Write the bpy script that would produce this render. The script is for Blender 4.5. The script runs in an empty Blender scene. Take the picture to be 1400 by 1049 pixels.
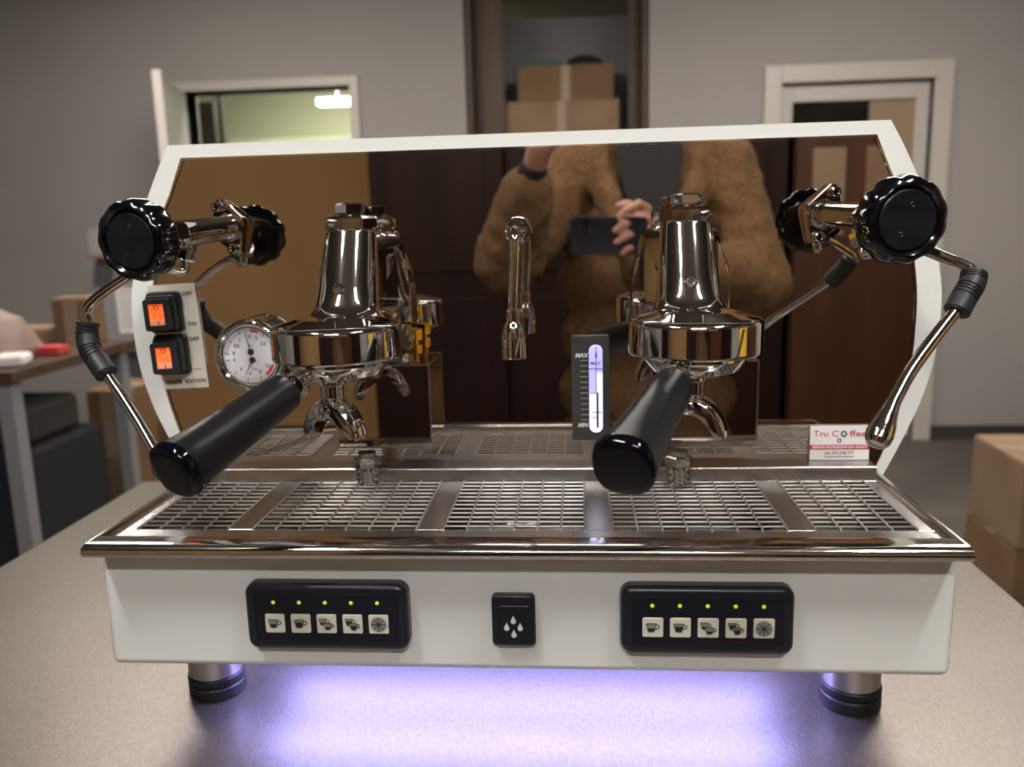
import bpy, bmesh, math, random
from mathutils import Vector, Matrix, noise
random.seed(4)
PI = math.pi
SC = bpy.context.scene
COL = SC.collection

# ------------------------------------------------------------------ camera
cam_d = bpy.data.cameras.new('camera')
cam = bpy.data.objects.new('camera', cam_d)
COL.objects.link(cam)
yaw, pit, rol = -0.0801, 0.1862, -0.0266
F = Vector((math.sin(yaw)*math.cos(pit), math.cos(yaw)*math.cos(pit), -math.sin(pit)))
R0 = Vector((math.cos(yaw), -math.sin(yaw), 0))
U0 = R0.cross(F)
RR = math.cos(rol)*R0 + math.sin(rol)*U0
UU = -math.sin(rol)*R0 + math.cos(rol)*U0
mw = Matrix((RR, UU, -F)).transposed().to_4x4()
mw.translation = Vector((0.0551, -0.6398, 0.4425))
cam.matrix_world = mw
cam_d.sensor_fit = 'HORIZONTAL'
cam_d.sensor_width = 36.0
cam_d.lens = 1146.48/1400*36
cam_d.clip_start = 0.01
cam_d.dof.use_dof = True
cam_d.dof.focus_distance = 0.69
cam_d.dof.aperture_fstop = 5.5
SC.camera = cam

# ------------------------------------------------------------------ world, exposure
w = bpy.data.worlds.new('world'); SC.world = w; w.use_nodes = True
w.node_tree.nodes['Background'].inputs[0].default_value = (0.5, 0.5, 0.52, 1)
w.node_tree.nodes['Background'].inputs[1].default_value = 0.05
SC.view_settings.view_transform = 'Standard'
SC.view_settings.look = 'None'
SC.view_settings.gamma = 1.0
SC.view_settings.use_curve_mapping = False
SC.view_settings.exposure = 0.0
SC.cycles.max_bounces = 10
SC.cycles.glossy_bounces = 8
SC.cycles.sample_clamp_indirect = 4.0
LAMP_W = 84.0      # emission of the ceiling tubes

# ------------------------------------------------------------------ materials
MATS = {}
def mat(name, col, rough=.5, metal=0.0, emit=None, estr=0.0, noise_=None, bump=None, coat=0.0, trans=0.0, spec=None, aniso=None, alpha=None):
    if name in MATS: return MATS[name]
    m = bpy.data.materials.new(name); m.use_nodes = True
    nt = m.node_tree; b = nt.nodes['Principled BSDF']
    b.inputs['Base Color'].default_value = (*col, 1)
    b.inputs['Roughness'].default_value = rough
    b.inputs['Metallic'].default_value = metal
    b.inputs['Coat Weight'].default_value = coat
    b.inputs['Transmission Weight'].default_value = trans
    if spec is not None: b.inputs['Specular IOR Level'].default_value = spec
    if emit is not None:
        b.inputs['Emission Color'].default_value = (*emit, 1)
        b.inputs['Emission Strength'].default_value = estr
    if aniso is not None:
        b.inputs['Anisotropic'].default_value = aniso
    tc = None
    if noise_ or bump:
        tc = nt.nodes.new('ShaderNodeTexCoord')
    if noise_:            # (scale, col2, detail, stretch)
        sc, c2, det, st = noise_
        mp = nt.nodes.new('ShaderNodeMapping'); mp.inputs['Scale'].default_value = st
        n = nt.nodes.new('ShaderNodeTexNoise'); n.inputs['Scale'].default_value = sc; n.inputs['Detail'].default_value = det
        mx = nt.nodes.new('ShaderNodeMix'); mx.data_type = 'RGBA'
        mx.inputs[6].default_value = (*col, 1); mx.inputs[7].default_value = (*c2, 1)
        cr = nt.nodes.new('ShaderNodeMapRange'); cr.inputs[1].default_value = .35; cr.inputs[2].default_value = .65
        nt.links.new(tc.outputs['Object'], mp.inputs[0]); nt.links.new(mp.outputs[0], n.inputs['Vector'])
        nt.links.new(n.outputs['Fac'], cr.inputs[0]); nt.links.new(cr.outputs[0], mx.inputs[0])
        nt.links.new(mx.outputs[2], b.inputs['Base Color'])
    if bump:              # (scale, strength, distance, stretch)
        sc, s, d, st = bump
        mp = nt.nodes.new('ShaderNodeMapping'); mp.inputs['Scale'].default_value = st
        n = nt.nodes.new('ShaderNodeTexNoise'); n.inputs['Scale'].default_value = sc; n.inputs['Detail'].default_value = 4
        bp = nt.nodes.new('ShaderNodeBump'); bp.inputs['Strength'].default_value = s; bp.inputs['Distance'].default_value = d
        nt.links.new(tc.outputs['Object'], mp.inputs[0]); nt.links.new(mp.outputs[0], n.inputs['Vector'])
        nt.links.new(n.outputs['Fac'], bp.inputs['Height']); nt.links.new(bp.outputs[0], b.inputs['Normal'])
    MATS[name] = m
    return m

O1 = (1, 1, 1)
chrome = mat('chrome', (.86, .84, .82), .045, 1)
chrome_s = mat('chrome_worn', (.72, .70, .68), .09, 1, bump=(160, .12, .0004, O1))
mirror = mat('mirror_steel', (.70, .645, .60), .012, 1)
steel = mat('brushed_steel', (.58, .56, .545), .27, 1, noise_=(60, (.47, .455, .44), 5, (1, 12, 1)), bump=(90, .08, .0003, (1, 30, 1)))
grate_m = mat('grate_steel', (.88, .86, .83), .30, 1, noise_=(25, (.74, .72, .69), 4, O1))
basin_m = mat('basin_steel', (.60, .58, .56), .18, 1, noise_=(14, (.38, .36, .34), 5, O1), bump=(30, .25, .001, O1))
white = mat('white_paint', (.80, .815, .79), .28, 0, coat=.35, noise_=(3, (.785, .80, .77), 3, O1))
black_m = mat('matt_black_bakelite', (.006, .006, .007), .36, 0, spec=.35, bump=(300, .12, .0003, O1))
black_g = mat('glossy_black', (.002, .002, .004), .06, 0, spec=.35)
black_k = mat('knob_black', (.002, .002, .003), .12, 0, spec=.5)
knob_disc = mat('knob_cap_plastic', (.007, .007, .009), .3, 0, noise_=(70, (.012, .012, .014), 3, O1), spec=.3)
rubber = mat('black_rubber', (.012, .012, .013), .5)
panel_b = mat('button_panel_black', (.012, .012, .018), .3)
pad_m = mat('button_cream', (.62, .62, .50), .45)
icon_g = mat('icon_grey', (.22, .22, .19), .5)
icon_k = mat('icon_black', (.01, .01, .012), .5)
led_g = mat('led_green', (.35, .6, .03), .3, 0, emit=(.42, .75, .03), estr=.55)
white_ink = mat('white_ink', (.8, .8, .82), .5)
black_ink = mat('black_ink', (.02, .02, .02), .5)
red_ink = mat('red_ink', (.62, .04, .05), .5)
brass = mat('brass', (.85, .56, .22), .14, 1)
plate_m = mat('satin_label_plate', (.76, .73, .64), .3, .25)
orange = mat('orange_lens', (.95, .14, .03), .22, 0, emit=(1, .12, .02), estr=.75, noise_=(120, (.85, .26, .10), 3, O1))
lens_pale = mat('orange_lens_pale', (.75, .32, .22), .3, 0, emit=(.9, .25, .12), estr=.3)
glassw = mat('lit_sight_glass', (.7, .7, .95), .2, 0, emit=(.86, .86, 1.0), estr=.95)
glassv = mat('lit_sight_glass_violet', (.5, .48, .9), .2, 0, emit=(.42, .40, .92), estr=.85)
ledv = mat('violet_led', (.5, .45, 1), .4, 0, emit=(.38, .37, 1.0), estr=72.0)
lampm = mat('lamp_diffuser', (1, 1, 1), .5, 0, emit=(1.0, .965, .92), estr=LAMP_W)
card_w = mat('card_white', (.80, .77, .76), .5)
tabletop = mat('worktop_metal', (.170, .145, .122), .36, .55, noise_=(140, (.130, .111, .094), 5, (3, 1, 1)), bump=(420, .35, .0006, (2.2, .8, 1)))
wall_m = mat('wall_paint', (.375, .350, .332), .85, noise_=(.9, (.34, .318, .305), 3, O1))
wall_brown = mat('wall_ochre', (.46, .27, .115), .8, noise_=(1.5, (.41, .24, .10), 3, O1))
ceil_m = mat('ceiling_paint', (.17, .15, .125), .9)
floor_m = mat('floor_concrete', (.12, .105, .09), .55, noise_=(2.2, (.085, .075, .066), 5, O1))
base_m = mat('baseboard_dark', (.05, .042, .036), .6)
pvc = mat('pvc_white', (.54, .50, .465), .4)
darkwood = mat('dark_wood', (.020, .0065, .0038), .5, noise_=(3, (.010, .0035, .002), 5, (6, 6, .6)), spec=.22)
redwood = mat('red_wood', (.085, .027, .008), .45, noise_=(3, (.045, .014, .005), 5, (6, 6, .6)))
brownwood = mat('brown_wood', (.085, .05, .03), .5, noise_=(3, (.06, .035, .02), 5, (6, 6, .6)))
card_m = mat('cardboard', (.22, .125, .062), .8, noise_=(6, (.18, .10, .05), 3, O1))
card_l = mat('cardboard_light', (.29, .19, .115), .8, noise_=(6, (.25, .16, .095), 3, O1))
tape_m = mat('packing_tape', (.34, .25, .17), .35)
redtape = mat('red_label', (.55, .06, .06), .5)
coat_m = mat('teddy_coat', (.185, .104, .045), .95, noise_=(90, (.125, .068, .028), 4, O1), bump=(160, .8, .005, O1))
skin_m = mat('skin', (.55, .30, .22), .5)
hair_m = mat('hair_brown', (.05, .025, .015), .5)
cloth_b = mat('black_cloth', (.012, .012, .015), .8)
phone_m = mat('phone_dark', (.02, .022, .028), .2)
glass_dark = mat('dark_glass', (.015, .012, .012), .05, 0)
grey_bag = mat('grey_plastic', (.26, .26, .27), .5)
green_w = mat('green_wall', (.62, .62, .45), .8)
teal = mat('teal_cloth', (.05, .14, .12), .8)
yellow = mat('yellow_paint', (.80, .50, .02), .4)
pinkish = mat('pale_bag', (.27, .19, .16), .7)
red_p = mat('red_plastic', (.5, .01, .02), .4)

# ------------------------------------------------------------------ mesh helpers
def finish(name, bm, m, parent=None, angle=35, smooth=True, wn=True):
    me = bpy.data.meshes.new(name)
    bmesh.ops.recalc_face_normals(bm, faces=bm.faces)
    bm.to_mesh(me); bm.free()
    for x in (m if isinstance(m, (list, tuple)) else [m]): me.materials.append(x)
    if smooth:
        me.shade_smooth(); me.set_sharp_from_angle(angle=math.radians(angle))
    o = bpy.data.objects.new(name, me); COL.objects.link(o)
    if smooth and wn:
        k = o.modifiers.new('weighted_normal', 'WEIGHTED_NORMAL'); k.keep_sharp = True; k.weight = 60
    if parent: o.parent = parent
    return o
def share(name, src, parent, mx=None):
    o = bpy.data.objects.new(name, src.data); COL.objects.link(o); o.parent = parent
    if mx is not None: o.matrix_local = mx
    return o
def thing(name, label, cat, loc=(0, 0, 0), group=None):
    o = bpy.data.objects.new(name, None); COL.objects.link(o); o.location = loc
    o.empty_display_size = .05
    o['label'] = label; o['category'] = cat
    if group: o['group'] = group
    return o
def tag(o, label, cat, group=None):
    o['label'] = label; o['category'] = cat
    if group: o['group'] = group
    return o
def struct(o): o['kind'] = 'structure'; return o
def sub(name, parent, loc=(0, 0, 0)):
    o = bpy.data.objects.new(name, None); COL.objects.link(o); o.parent = parent; o.location = loc
    o.empty_display_size = .02
    return o
def NB(): return bmesh.new()
def setm(bm, n0, mi):
    if mi:
        bm.faces.ensure_lookup_table()
        for f in bm.faces[n0:]: f.material_index = mi
def box(bm, x0, x1, y0, y1, z0, z1, bev=0.0, seg=2, M=None, mi=0):
    t = bmesh.new()
    bmesh.ops.create_cube(t, size=1)
    for v in t.verts:
        v.co = Vector(((x0+x1)/2+v.co.x*(x1-x0), (y0+y1)/2+v.co.y*(y1-y0), (z0+z1)/2+v.co.z*(z1-z0)))
    if bev > 0: bmesh.ops.bevel(t, geom=list(t.edges), offset=bev, segments=seg, profile=.5, affect='EDGES')
    merge(bm, t, M, mi)
def merge(bm, t, M=None, mi=0):
    vm = {}
    for v in t.verts: vm[v] = bm.verts.new(M @ v.co if M else v.co)
    for f in t.faces:
        try:
            g = bm.faces.new([vm[v] for v in f.verts]); g.material_index = mi or f.material_index
        except ValueError: pass
    t.free()
def axis(o, d, up=None):
    d = Vector(d).normalized()
    u = Vector(up) if up else (Vector((0, 0, 1)) if abs(d.z) < .95 else Vector((0, 1, 0)))
    x = u.cross(d).normalized(); y = d.cross(x)
    M = Matrix((x, y, d)).transposed().to_4x4(); M.translation = Vector(o)
    return M
def densify(prof):
    out = [prof[0]]
    for a, b in zip(prof, prof[1:]):
        L_ = math.hypot(b[0]-a[0], b[1]-a[1])
        if L_ > .004 and max(a[0], b[0]) < .2:
            t = min(.0005/L_, .2)
            out += [(a[0]+(b[0]-a[0])*t, a[1]+(b[1]-a[1])*t), (a[0]+(b[0]-a[0])*(1-t), a[1]+(b[1]-a[1])*(1-t))]
        out.append(b)
    return out
def lathe(bm, prof, seg=48, M=None, mi=0, rf=None, caps=True):
    """prof: (r, h) around local +Z. rf(angle, i) multiplies the radius."""
    rings = []
    if rf is None: prof = densify(prof)
    for i, (r, h) in enumerate(prof):
        ring = []
        if r < 1e-6:
            c = Vector((0, 0, h)); ring = [bm.verts.new(M @ c if M else c)]
        else:
            for k in range(seg):
                a = 2*PI*k/seg; q = r*(rf(a, i) if rf else 1)
                c = Vector((q*math.cos(a), q*math.sin(a), h)); ring.append(bm.verts.new(M @ c if M else c))
        rings.append(ring)
    for A, B in zip(rings, rings[1:]):
        if len(A) == 1 and len(B) == 1: continue
        for k in range(seg):
            k2 = (k+1) % seg
            if len(A) == 1: f = bm.faces.new((A[0], B[k], B[k2]))
            elif len(B) == 1: f = bm.faces.new((A[k], A[k2], B[0]))
            else: f = bm.faces.new((A[k], A[k2], B[k2], B[k]))
            f.material_index = mi
    if caps:
        for ring in (rings[0], rings[-1]):
            if len(ring) > 2:
                f = bm.faces.new(ring); f.material_index = mi
def loft(bm, st, seg=24, mi=0, up=None):
    """st: (pos, rx, ry, exponent, dir)"""
    rings = []
    for (p, rx, ry, n, d) in st:
        M = axis(p, d, up); ring = []
        for k in range(seg):
            a = 2*PI*k/seg; c, s = math.cos(a), math.sin(a)
            x = rx*math.copysign(abs(c)**(2/n), c); y = ry*math.copysign(abs(s)**(2/n), s)
            ring.append(bm.verts.new(M @ Vector((x, y, 0))))
        rings.append(ring)
    for A, B in zip(rings, rings[1:]):
        for k in range(seg):
            f = bm.faces.new((A[k], A[(k+1) % seg], B[(k+1) % seg], B[k])); f.material_index = mi
    for r in (rings[0], rings[-1]):
        f = bm.faces.new(r); f.material_index = mi
def smooth_path(pts, n=8):
    P = [Vector(p) for p in pts]; out = []
    Q = [P[0]*2-P[1]] + P + [P[-1]*2-P[-2]]
    for i in range(1, len(Q)-2):
        for k in range(n):
            t = k/n; a, b, c, d = Q[i-1], Q[i], Q[i+1], Q[i+2]
            out.append(.5*((2*b)+(c-a)*t+(2*a-5*b+4*c-d)*t*t+(3*b-a-3*c+d)*t**3))
    out.append(P[-1]); return out
def tube(bm, pts, r, seg=16, mi=0, caps=True):
    """r: number or list/func of t"""
    n = len(pts); T = []
    for i in range(n):
        d = (Vector(pts[min(i+1, n-1)])-Vector(pts[max(i-1, 0)])).normalized(); T.append(d)
    x = T[0].orthogonal().normalized(); rings = []
    for i in range(n):
        x = (x-T[i]*x.dot(T[i])).normalized(); y = T[i].cross(x)
        rad = r(i/(n-1)) if callable(r) else r
        rings.append([bm.verts.new(Vector(pts[i])+rad*(x*math.cos(2*PI*k/seg)+y*math.sin(2*PI*k/seg))) for k in range(seg)])
    for A, B in zip(rings, rings[1:]):
        for k in range(seg):
            f = bm.faces.new((A[k], A[(k+1) % seg], B[(k+1) % seg], B[k])); f.material_index = mi
    if caps:
        for q in (rings[0], rings[-1]):
            f = bm.faces.new(q); f.material_index = mi
def prism(bm, pts, d0, d1, M=None, mi=0, plane='xz'):
    """pts 2D polygon in x,z; extruded along y from d0 to d1"""
    def C(p, d):
        v = Vector((p[0], d, p[1])) if plane == 'xz' else Vector((p[0], p[1], d))
        return M @ v if M else v
    a = [bm.verts.new(C(p, d0)) for p in pts]; b = [bm.verts.new(C(p, d1)) for p in pts]
    n = len(pts)
    for i in range(n):
        f = bm.faces.new((a[i], a[(i+1) % n], b[(i+1) % n], b[i])); f.material_index = mi
    f = bm.faces.new(a); f.material_index = mi; f = bm.faces.new(b); f.material_index = mi
def rrect(x0, x1, z0, z1, r, n=5):
    pts = []
    for cx, cz, a0 in ((x1-r, z1-r, 0), (x0+r, z1-r, 90), (x0+r, z0+r, 180), (x1-r, z0+r, 270)):
        for k in range(n+1):
            a = math.radians(a0+90*k/n); pts.append((cx+r*math.cos(a), cz+r*math.sin(a)))
    return pts
def bprism(bm, pts, d0, d1, bev, seg=2, M=None, mi=0, front_only=True):
    """prism with bevelled front (d0) rim"""
    t = bmesh.new(); prism(t, pts, d0, d1)
    t.edges.ensure_lookup_table()
    e = [x for x in t.edges if all(abs(v.co.y-d0) < 1e-7 for v in x.verts)] if front_only else \
        [x for x in t.edges if abs(x.verts[0].co.y-x.verts[1].co.y) < 1e-7]
    bmesh.ops.bevel(t, geom=e, offset=bev, segments=seg, profile=.5, affect='EDGES')
    merge(bm, t, M, mi)
def rstack(bm, x0, x1, z0, z1, r, lay, n=7, M=None, mi=0):
    """rounded-rect solid from layers (inset, depth y), closed at both ends"""
    R_ = []
    for ins, y in lay:
        rr = max(r-ins, .0004)
        R_.append([bm.verts.new((M @ Vector((p[0], y, p[1]))) if M else Vector((p[0], y, p[1]))) for p in rrect(x0+ins, x1-ins, z0+ins, z1-ins, rr, n)])
    m_ = len(R_[0])
    for A, B in zip(R_, R_[1:]):
        for k in range(m_):
            f = bm.faces.new((A[k], A[(k+1) % m_], B[(k+1) % m_], B[k])); f.material_index = mi
    for q in (R_[0], R_[-1]):
        f = bm.faces.new(q); f.material_index = mi
def rnd(y0, y1, b, k=5):
    """layers from back y1 to front y0 with a rounded front edge b"""
    return [(0, y1)]+[(b*(1-math.cos(PI/2*i/k)), y0+b*(1-math.sin(PI/2*i/k))) for i in range(k+1)]
def ringprism(bm, outer, inner, d0, d1, M=None, mi=0):
    def mk(pts, d): return [bm.verts.new((M @ Vector((p[0], d, p[1]))) if M else Vector((p[0], d, p[1]))) for p in pts]
    oa, ob, ia, ib = mk(outer, d0), mk(outer, d1), mk(inner, d0), mk(inner, d1)
    n = len(outer)
    for i in range(n):
        j = (i+1) % n
        for q in ((oa[i], oa[j], ob[j], ob[i]), (ia[i], ib[i], ib[j], ia[j]), (oa[i], ia[i], ia[j], oa[j]), (ob[i], ob[j], ib[j], ib[i])):
            f = bm.faces.new(q); f.material_index = mi
def text(bm, s, size, M, align='CENTER', bold=0.0, ext=.0001, mi=0, sx=1.0, shear=0.0, space=1.0):
    cu = bpy.data.curves.new('t', 'FONT'); cu.body = s; cu.size = size; cu.align_x = align; cu.align_y = 'CENTER'
    cu.offset = bold; cu.extrude = ext; cu.resolution_u = 3; cu.shear = shear; cu.space_character = space
    o = bpy.data.objects.new('t', cu); COL.objects.link(o)
    dg = bpy.context.evaluated_depsgraph_get()
    me = bpy.data.meshes.new_from_object(o.evaluated_get(dg))
    t = bmesh.new(); t.from_mesh(me)
    for f in t.faces: f.material_index = 0
    merge(bm, t, M @ Matrix.Scale(sx, 4, (1, 0, 0)), mi)
    bpy.data.objects.remove(o); bpy.data.curves.remove(cu); bpy.data.meshes.remove(me)
def facing(x, y, z, rot=0.0):
    """matrix: text plane XY -> world XZ facing -Y"""
    return Matrix.Translation((x, y, z)) @ Matrix.Rotation(rot, 4, 'Y') @ Matrix.Rotation(PI/2, 4, 'X')

# ================================================================== THE ROOM
FZ, CZ, WB, WF = -.82, 1.80, 4.18, -2.65
XL, XR = -3.6, 3.0
def S(x, z): return (.055+(x-.055)*1.306, .4425+(z-.4425)*1.306)
bm = NB(); box(bm, XL-.1, XR+.1, WF-.1, WB+2.6, FZ-.1, FZ); struct(finish('floor', bm, floor_m, smooth=False))
bm = NB(); box(bm, XL-.1, XR+.1, WF-.1, WB+2.6, CZ, CZ+.1); struct(finish('ceiling', bm, ceil_m, smooth=False))
bm = NB(); box(bm, XL-.1, XL, WF, WB+2.6, FZ, CZ); struct(finish('wall_left', bm, wall_m, smooth=False))
bm = NB(); box(bm, XR, XR+.1, WF, WB+2.6, FZ, CZ); struct(finish('wall_right', bm, wall_m, smooth=False))
bm = NB(); box(bm, XL-.1, XR+.1, WF-.1, WF, FZ, CZ); struct(finish('wall_front', bm, wall_brown, smooth=False))
bm = NB(); box(bm, XL-.1, XR+.1, WB+2.5, WB+2.6, FZ, CZ); struct(finish('wall_far', bm, green_w, smooth=False))
# back wall with three openings
hA = (S(-1.667, 0)[0]+.05, S(-.863, 0)[0]-.05, FZ, S(0, 1.085)[1]-.05)
hB = (S(-.405, 0)[0], S(.364, 0)[0], FZ, CZ-.08)
hC = (S(.8314, 0)[0]+.09, S(1.5781, 0)[0]-.09, FZ, S(0, 1.055)[1]-.09)
xs = sorted({XL, XR, hA[0], hA[1], hB[0], hB[1], hC[0], hC[1]}); zs = sorted({FZ, CZ, hA[3], hB[3], hC[3]})
bm = NB()
for a, b in zip(xs, xs[1:]):
    for c, d in zip(zs, zs[1:]):
        mx, mz = (a+b)/2, (c+d)/2
        if any(h[0] < mx < h[1] and h[2] < mz < h[3] for h in (hA, hB, hC)): continue
        box(bm, a, b, WB, WB+.14, c, d)
bmesh.ops.remove_doubles(bm, verts=bm.verts, dist=1e-5)
struct(finish('wall_back', bm, wall_m, smooth=False))
bm = NB()
for a, b in ((XL, hA[0]-.08), (hA[1]+.08, hB[0]), (hB[1], hC[0]-.08), (hC[1]+.08, XR)): box(bm, a, b, WB-.015, WB, FZ, FZ+.08)
struct(finish('baseboard_back', bm, base_m, smooth=False))

# doorway on the left with its white leaf standing open
def door_frame(name, h, w=.075):
    bm = NB()
    box(bm, h[0]-w, h[0], WB-.03, WB+.16, FZ, h[3]+w, .004); box(bm, h[1], h[1]+w, WB-.03, WB+.16, FZ, h[3]+w, .004)
    box(bm, h[0], h[1], WB-.03, WB+.16, h[3], h[3]+w, .004)
    return struct(finish(name, bm, pvc))
door_frame('door_1', hA, .05)
leaf = NB()
box(leaf, -.022, .022, -.72, 0, 0, h_ := (hA[3]-FZ-.02), .004)
lo = finish('door_leaf', leaf, pvc, bpy.data.objects['door_1']); lo.location = (hA[0]-.02, WB-.04, FZ+.012); lo.rotation_euler = (0, 0, math.radians(17.5))
# room beyond: cream cupboards and a lamp
t = thing('wall_cupboard', 'pale green wall cupboard seen through the open doorway', 'cupboard', (-1.9, WB+2.3, .2))
bm = NB(); box(bm, -.9, 1.2, -.15, .19, 0, 1.0, .01); finish('cupboard_body', bm, mat('pale_green', (.70, .71, .54), .5), t)
for k in range(3):
    bm = NB(); box(bm, -.88+k*.7, -.22+k*.7, -.17, -.152, .03, .97, .006); finish('cupboard_door', bm, MATS['pale_green'], t)
bm = NB(); box(bm, -.45, .45, -.05, .05, 0, .05, .008); tube(bm, [Vector((-.3, 0, .04)), Vector((-.3, 0, CZ-1.381))], .004, 6); tube(bm, [Vector((.3, 0, .04)), Vector((.3, 0, CZ-1.381))], .004, 6)
t2 = finish('tube_lamp', bm, mat('tube_glow', (1, 1, 1), .5, 0, emit=(.93, 1.0, .80), estr=6), None)
t2.location = (-1.45, WB+1.75, 1.38); tag(t2, 'bright tube lamp glowing in the room beyond the doorway', 'lamp')
bm = NB(); box(bm, -.45, .45, -.45, .45, 0, .03, .004)
t2 = finish('ceiling_panel_lamp', bm, mat('far_glow', (1, 1, 1), .5, 0, emit=(1.0, 1.0, .82), estr=17)); t2.location = (-1.6, WB+1.1, CZ-.032)
tag(t2, 'square ceiling lamp above the room beyond the doorway', 'lamp')
t = thing('storage_rack', 'dark storage rack with grey shelves just inside the left doorway', 'rack', (hA[0]-.26, WB+.6, FZ))
for k in range(4):
    bm = NB(); box(bm, -.14, .14, -.2, .2, .62+k*.38, .65+k*.38, .003); finish('shelf', bm, grey_bag, t)
for sx in (-.13, .13):
    for sy in (-.19, .19):
        bm = NB(); box(bm, sx-.012, sx+.012, sy-.012, sy+.012, 0, 2.2); finish('post', bm, base_m, t)
bm = NB(); box(bm, -.12, .12, .1, .19, .66, 2.1); finish('back_panel', bm, base_m, t)

# recess with a dark wooden cabinet in the middle of the back wall
t = thing('open_cabinet', 'tall dark wood cabinet standing open in the middle of back wall', 'cabinet', ((hB[0]+hB[1])/2, WB+.05, FZ))
hw = (hB[1]-hB[0])/2-.004; H = hB[3]-FZ-.01
bm = NB(); box(bm, -hw, -hw+.03, -.02, .75, 0, H, .003); box(bm, -hw+.03, -hw+.20, .10, .13, 0, H, .003); finish('side_panel', bm, brownwood, t)
bm = NB(); box(bm, hw-.03, hw, -.02, .75, 0, H, .003); box(bm, hw-.10, hw-.03, .10, .13, 0, H, .003); finish('side_panel', bm, brownwood, t)
bm = NB(); box(bm, -hw+.03, hw-.03, .72, .75, 0, H); finish('back_panel', bm, grey_bag, t)
bm = NB(); box(bm, -hw+.03, hw-.03, .14, .72, S(0, .70)[1]-FZ-.03, S(0, .70)[1]-FZ, .003); finish('shelf', bm, brownwood, t)
zsh = S(0, .70)[1]
def carton(name, x, y, z, sx, sy, sz, label, m=card_m, rot=0, tape=True, parent=None, red=False):
    t = thing(name, label, 'box', (x, y, z)); t.rotation_euler = (0, 0, rot)
    bm = NB(); box(bm, -sx/2, sx/2, -sy/2, sy/2, 0, sz, .004, 1); finish('box_body', bm, m, t)
    for s in (-1, 1):
        bm = NB(); box(bm, -sx/2+.002, sx/2-.002, min(s*.002, s*(sy/2-.002)), max(s*.002, s*(sy/2-.002)), sz, sz+.003); finish('flap', bm, m, t)
    if tape:
        bm = NB(); box(bm, -sx/2-.001, sx/2+.001, -.025, .025, sz+.003, sz+.004); box(bm, -.025, .025, -sy/2-.001, -sy/2, 0, sz)
        finish('tape', bm, tape_m, t)
    if red:
        bm = NB(); box(bm, -.03, .03, -sy/2-.003, -sy/2-.001, sz*.42, sz*.58); finish('red_label', bm, redtape, t)
    return t
cx = (S(-.259, 0)[0]+S(.266, 0)[0])/2; cw = S(.266, 0)[0]-S(-.259, 0)[0]-.03
carton('cardboard_box', cx-.01, WB+.40, zsh, cw, .42, .355, 'lower and wider cardboard box on shelf of the open cabinet', card_l)
carton('cardboard_box', cx+.015, WB+.42, zsh+.361, cw*.84, .36, S(0, 1.13)[1]-zsh-.365, 'darker cardboard box on top of wider box in cabinet', card_m)
zt = S(0, 1.13)[1]+.001
bm = NB(); box(bm, -.13, .13, -.1, .1, 0, .035, .012, 3); o = finish('folded_cloth', bm, teal); o.location = (cx-.12, WB+.42, zt); tag(o, 'folded dark teal cloth lying on box in cabinet', 'cloth')
bm = NB(); lathe(bm, [(0, 0), (.10, .0), (.11, .02), (.10, .05), (.05, .07), (0, .075)], 24); o = finish('black_bag', bm, cloth_b); o.location = (cx+.125, WB+.42, zt); tag(o, 'small black bag lying beside teal cloth in cabinet', 'bag')

# white framed door on the right with dark glass
door_frame('door_2', hC, .09)
d2 = bpy.data.objects['door_2']
bm = NB(); st = .07
a, b, c, d = hC[0]+.004, hC[1]-.004, FZ+.01, hC[3]-.004
box(bm, a, a+st, WB+.03, WB+.09, c, d, .004); box(bm, b-st, b, WB+.03, WB+.09, c, d, .004)
box(bm, a+st, b-st, WB+.03, WB+.09, d-st-.02, d, .004); box(bm, a+st, b-st, WB+.03, WB+.09, c, c+.3, .004)
finish('door_sash', bm, pvc, d2)
bm = NB(); box(bm, a+st, b-st-.235, WB+.055, WB+.065, c+.3, d-st-.02); finish('door_glass', bm, glass_dark, d2)
bm = NB(); box(bm, b-st-.235, b-st, WB+.052, WB+.07, c+.3, d-st-.02); finish('door_side_panel', bm, mat('tan_panel', (.30, .21, .13), .6), d2)
bm = NB(); tube(bm, smooth_path([(a+.025, WB+.03, .25), (a+.025, WB-.02, .25), (a+.12, WB-.025, .25)]), .009, 10); finish('door_handle', bm, steel, d2)

# ceiling lamps (tubes) of this room
def lamp(x, y, lx, ly, label, strength=None):
    t = thing('ceiling_lamp', label, 'lamp', (x, y, CZ-.07))
    bm = NB(); box(bm, -lx/2-.02, lx/2+.02, -ly/2-.02, ly/2+.02, .03, .0695, .004); finish('lamp_housing', bm, pvc, t)
    m = lampm
    if strength: m = mat('lamp_diffuser_%d' % int(strength), (1, 1, 1), .5, 0, emit=(1.0, .93, .84), estr=strength)
    bm = NB(); box(bm, -lx/2, lx/2, -ly/2, ly/2, 0, .03, .006); finish('lamp_diffuser', bm, m, t)
lamp(-.70, -.60, .14, .62, 'long ceiling lamp above the left side of the worktop')
lamp(.85, -.50, .14, .62, 'long ceiling lamp above the right side of the worktop')
lamp(.1, -1.9, .9, .12, 'long crosswise ceiling lamp behind the photographer')
lamp(-1.4, 2.3, 1.2, .16, 'ceiling lamp near the open doorway', 75)
lamp(1.3, 2.3, 1.2, .16, 'ceiling lamp near the dark glass door', 75)

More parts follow.
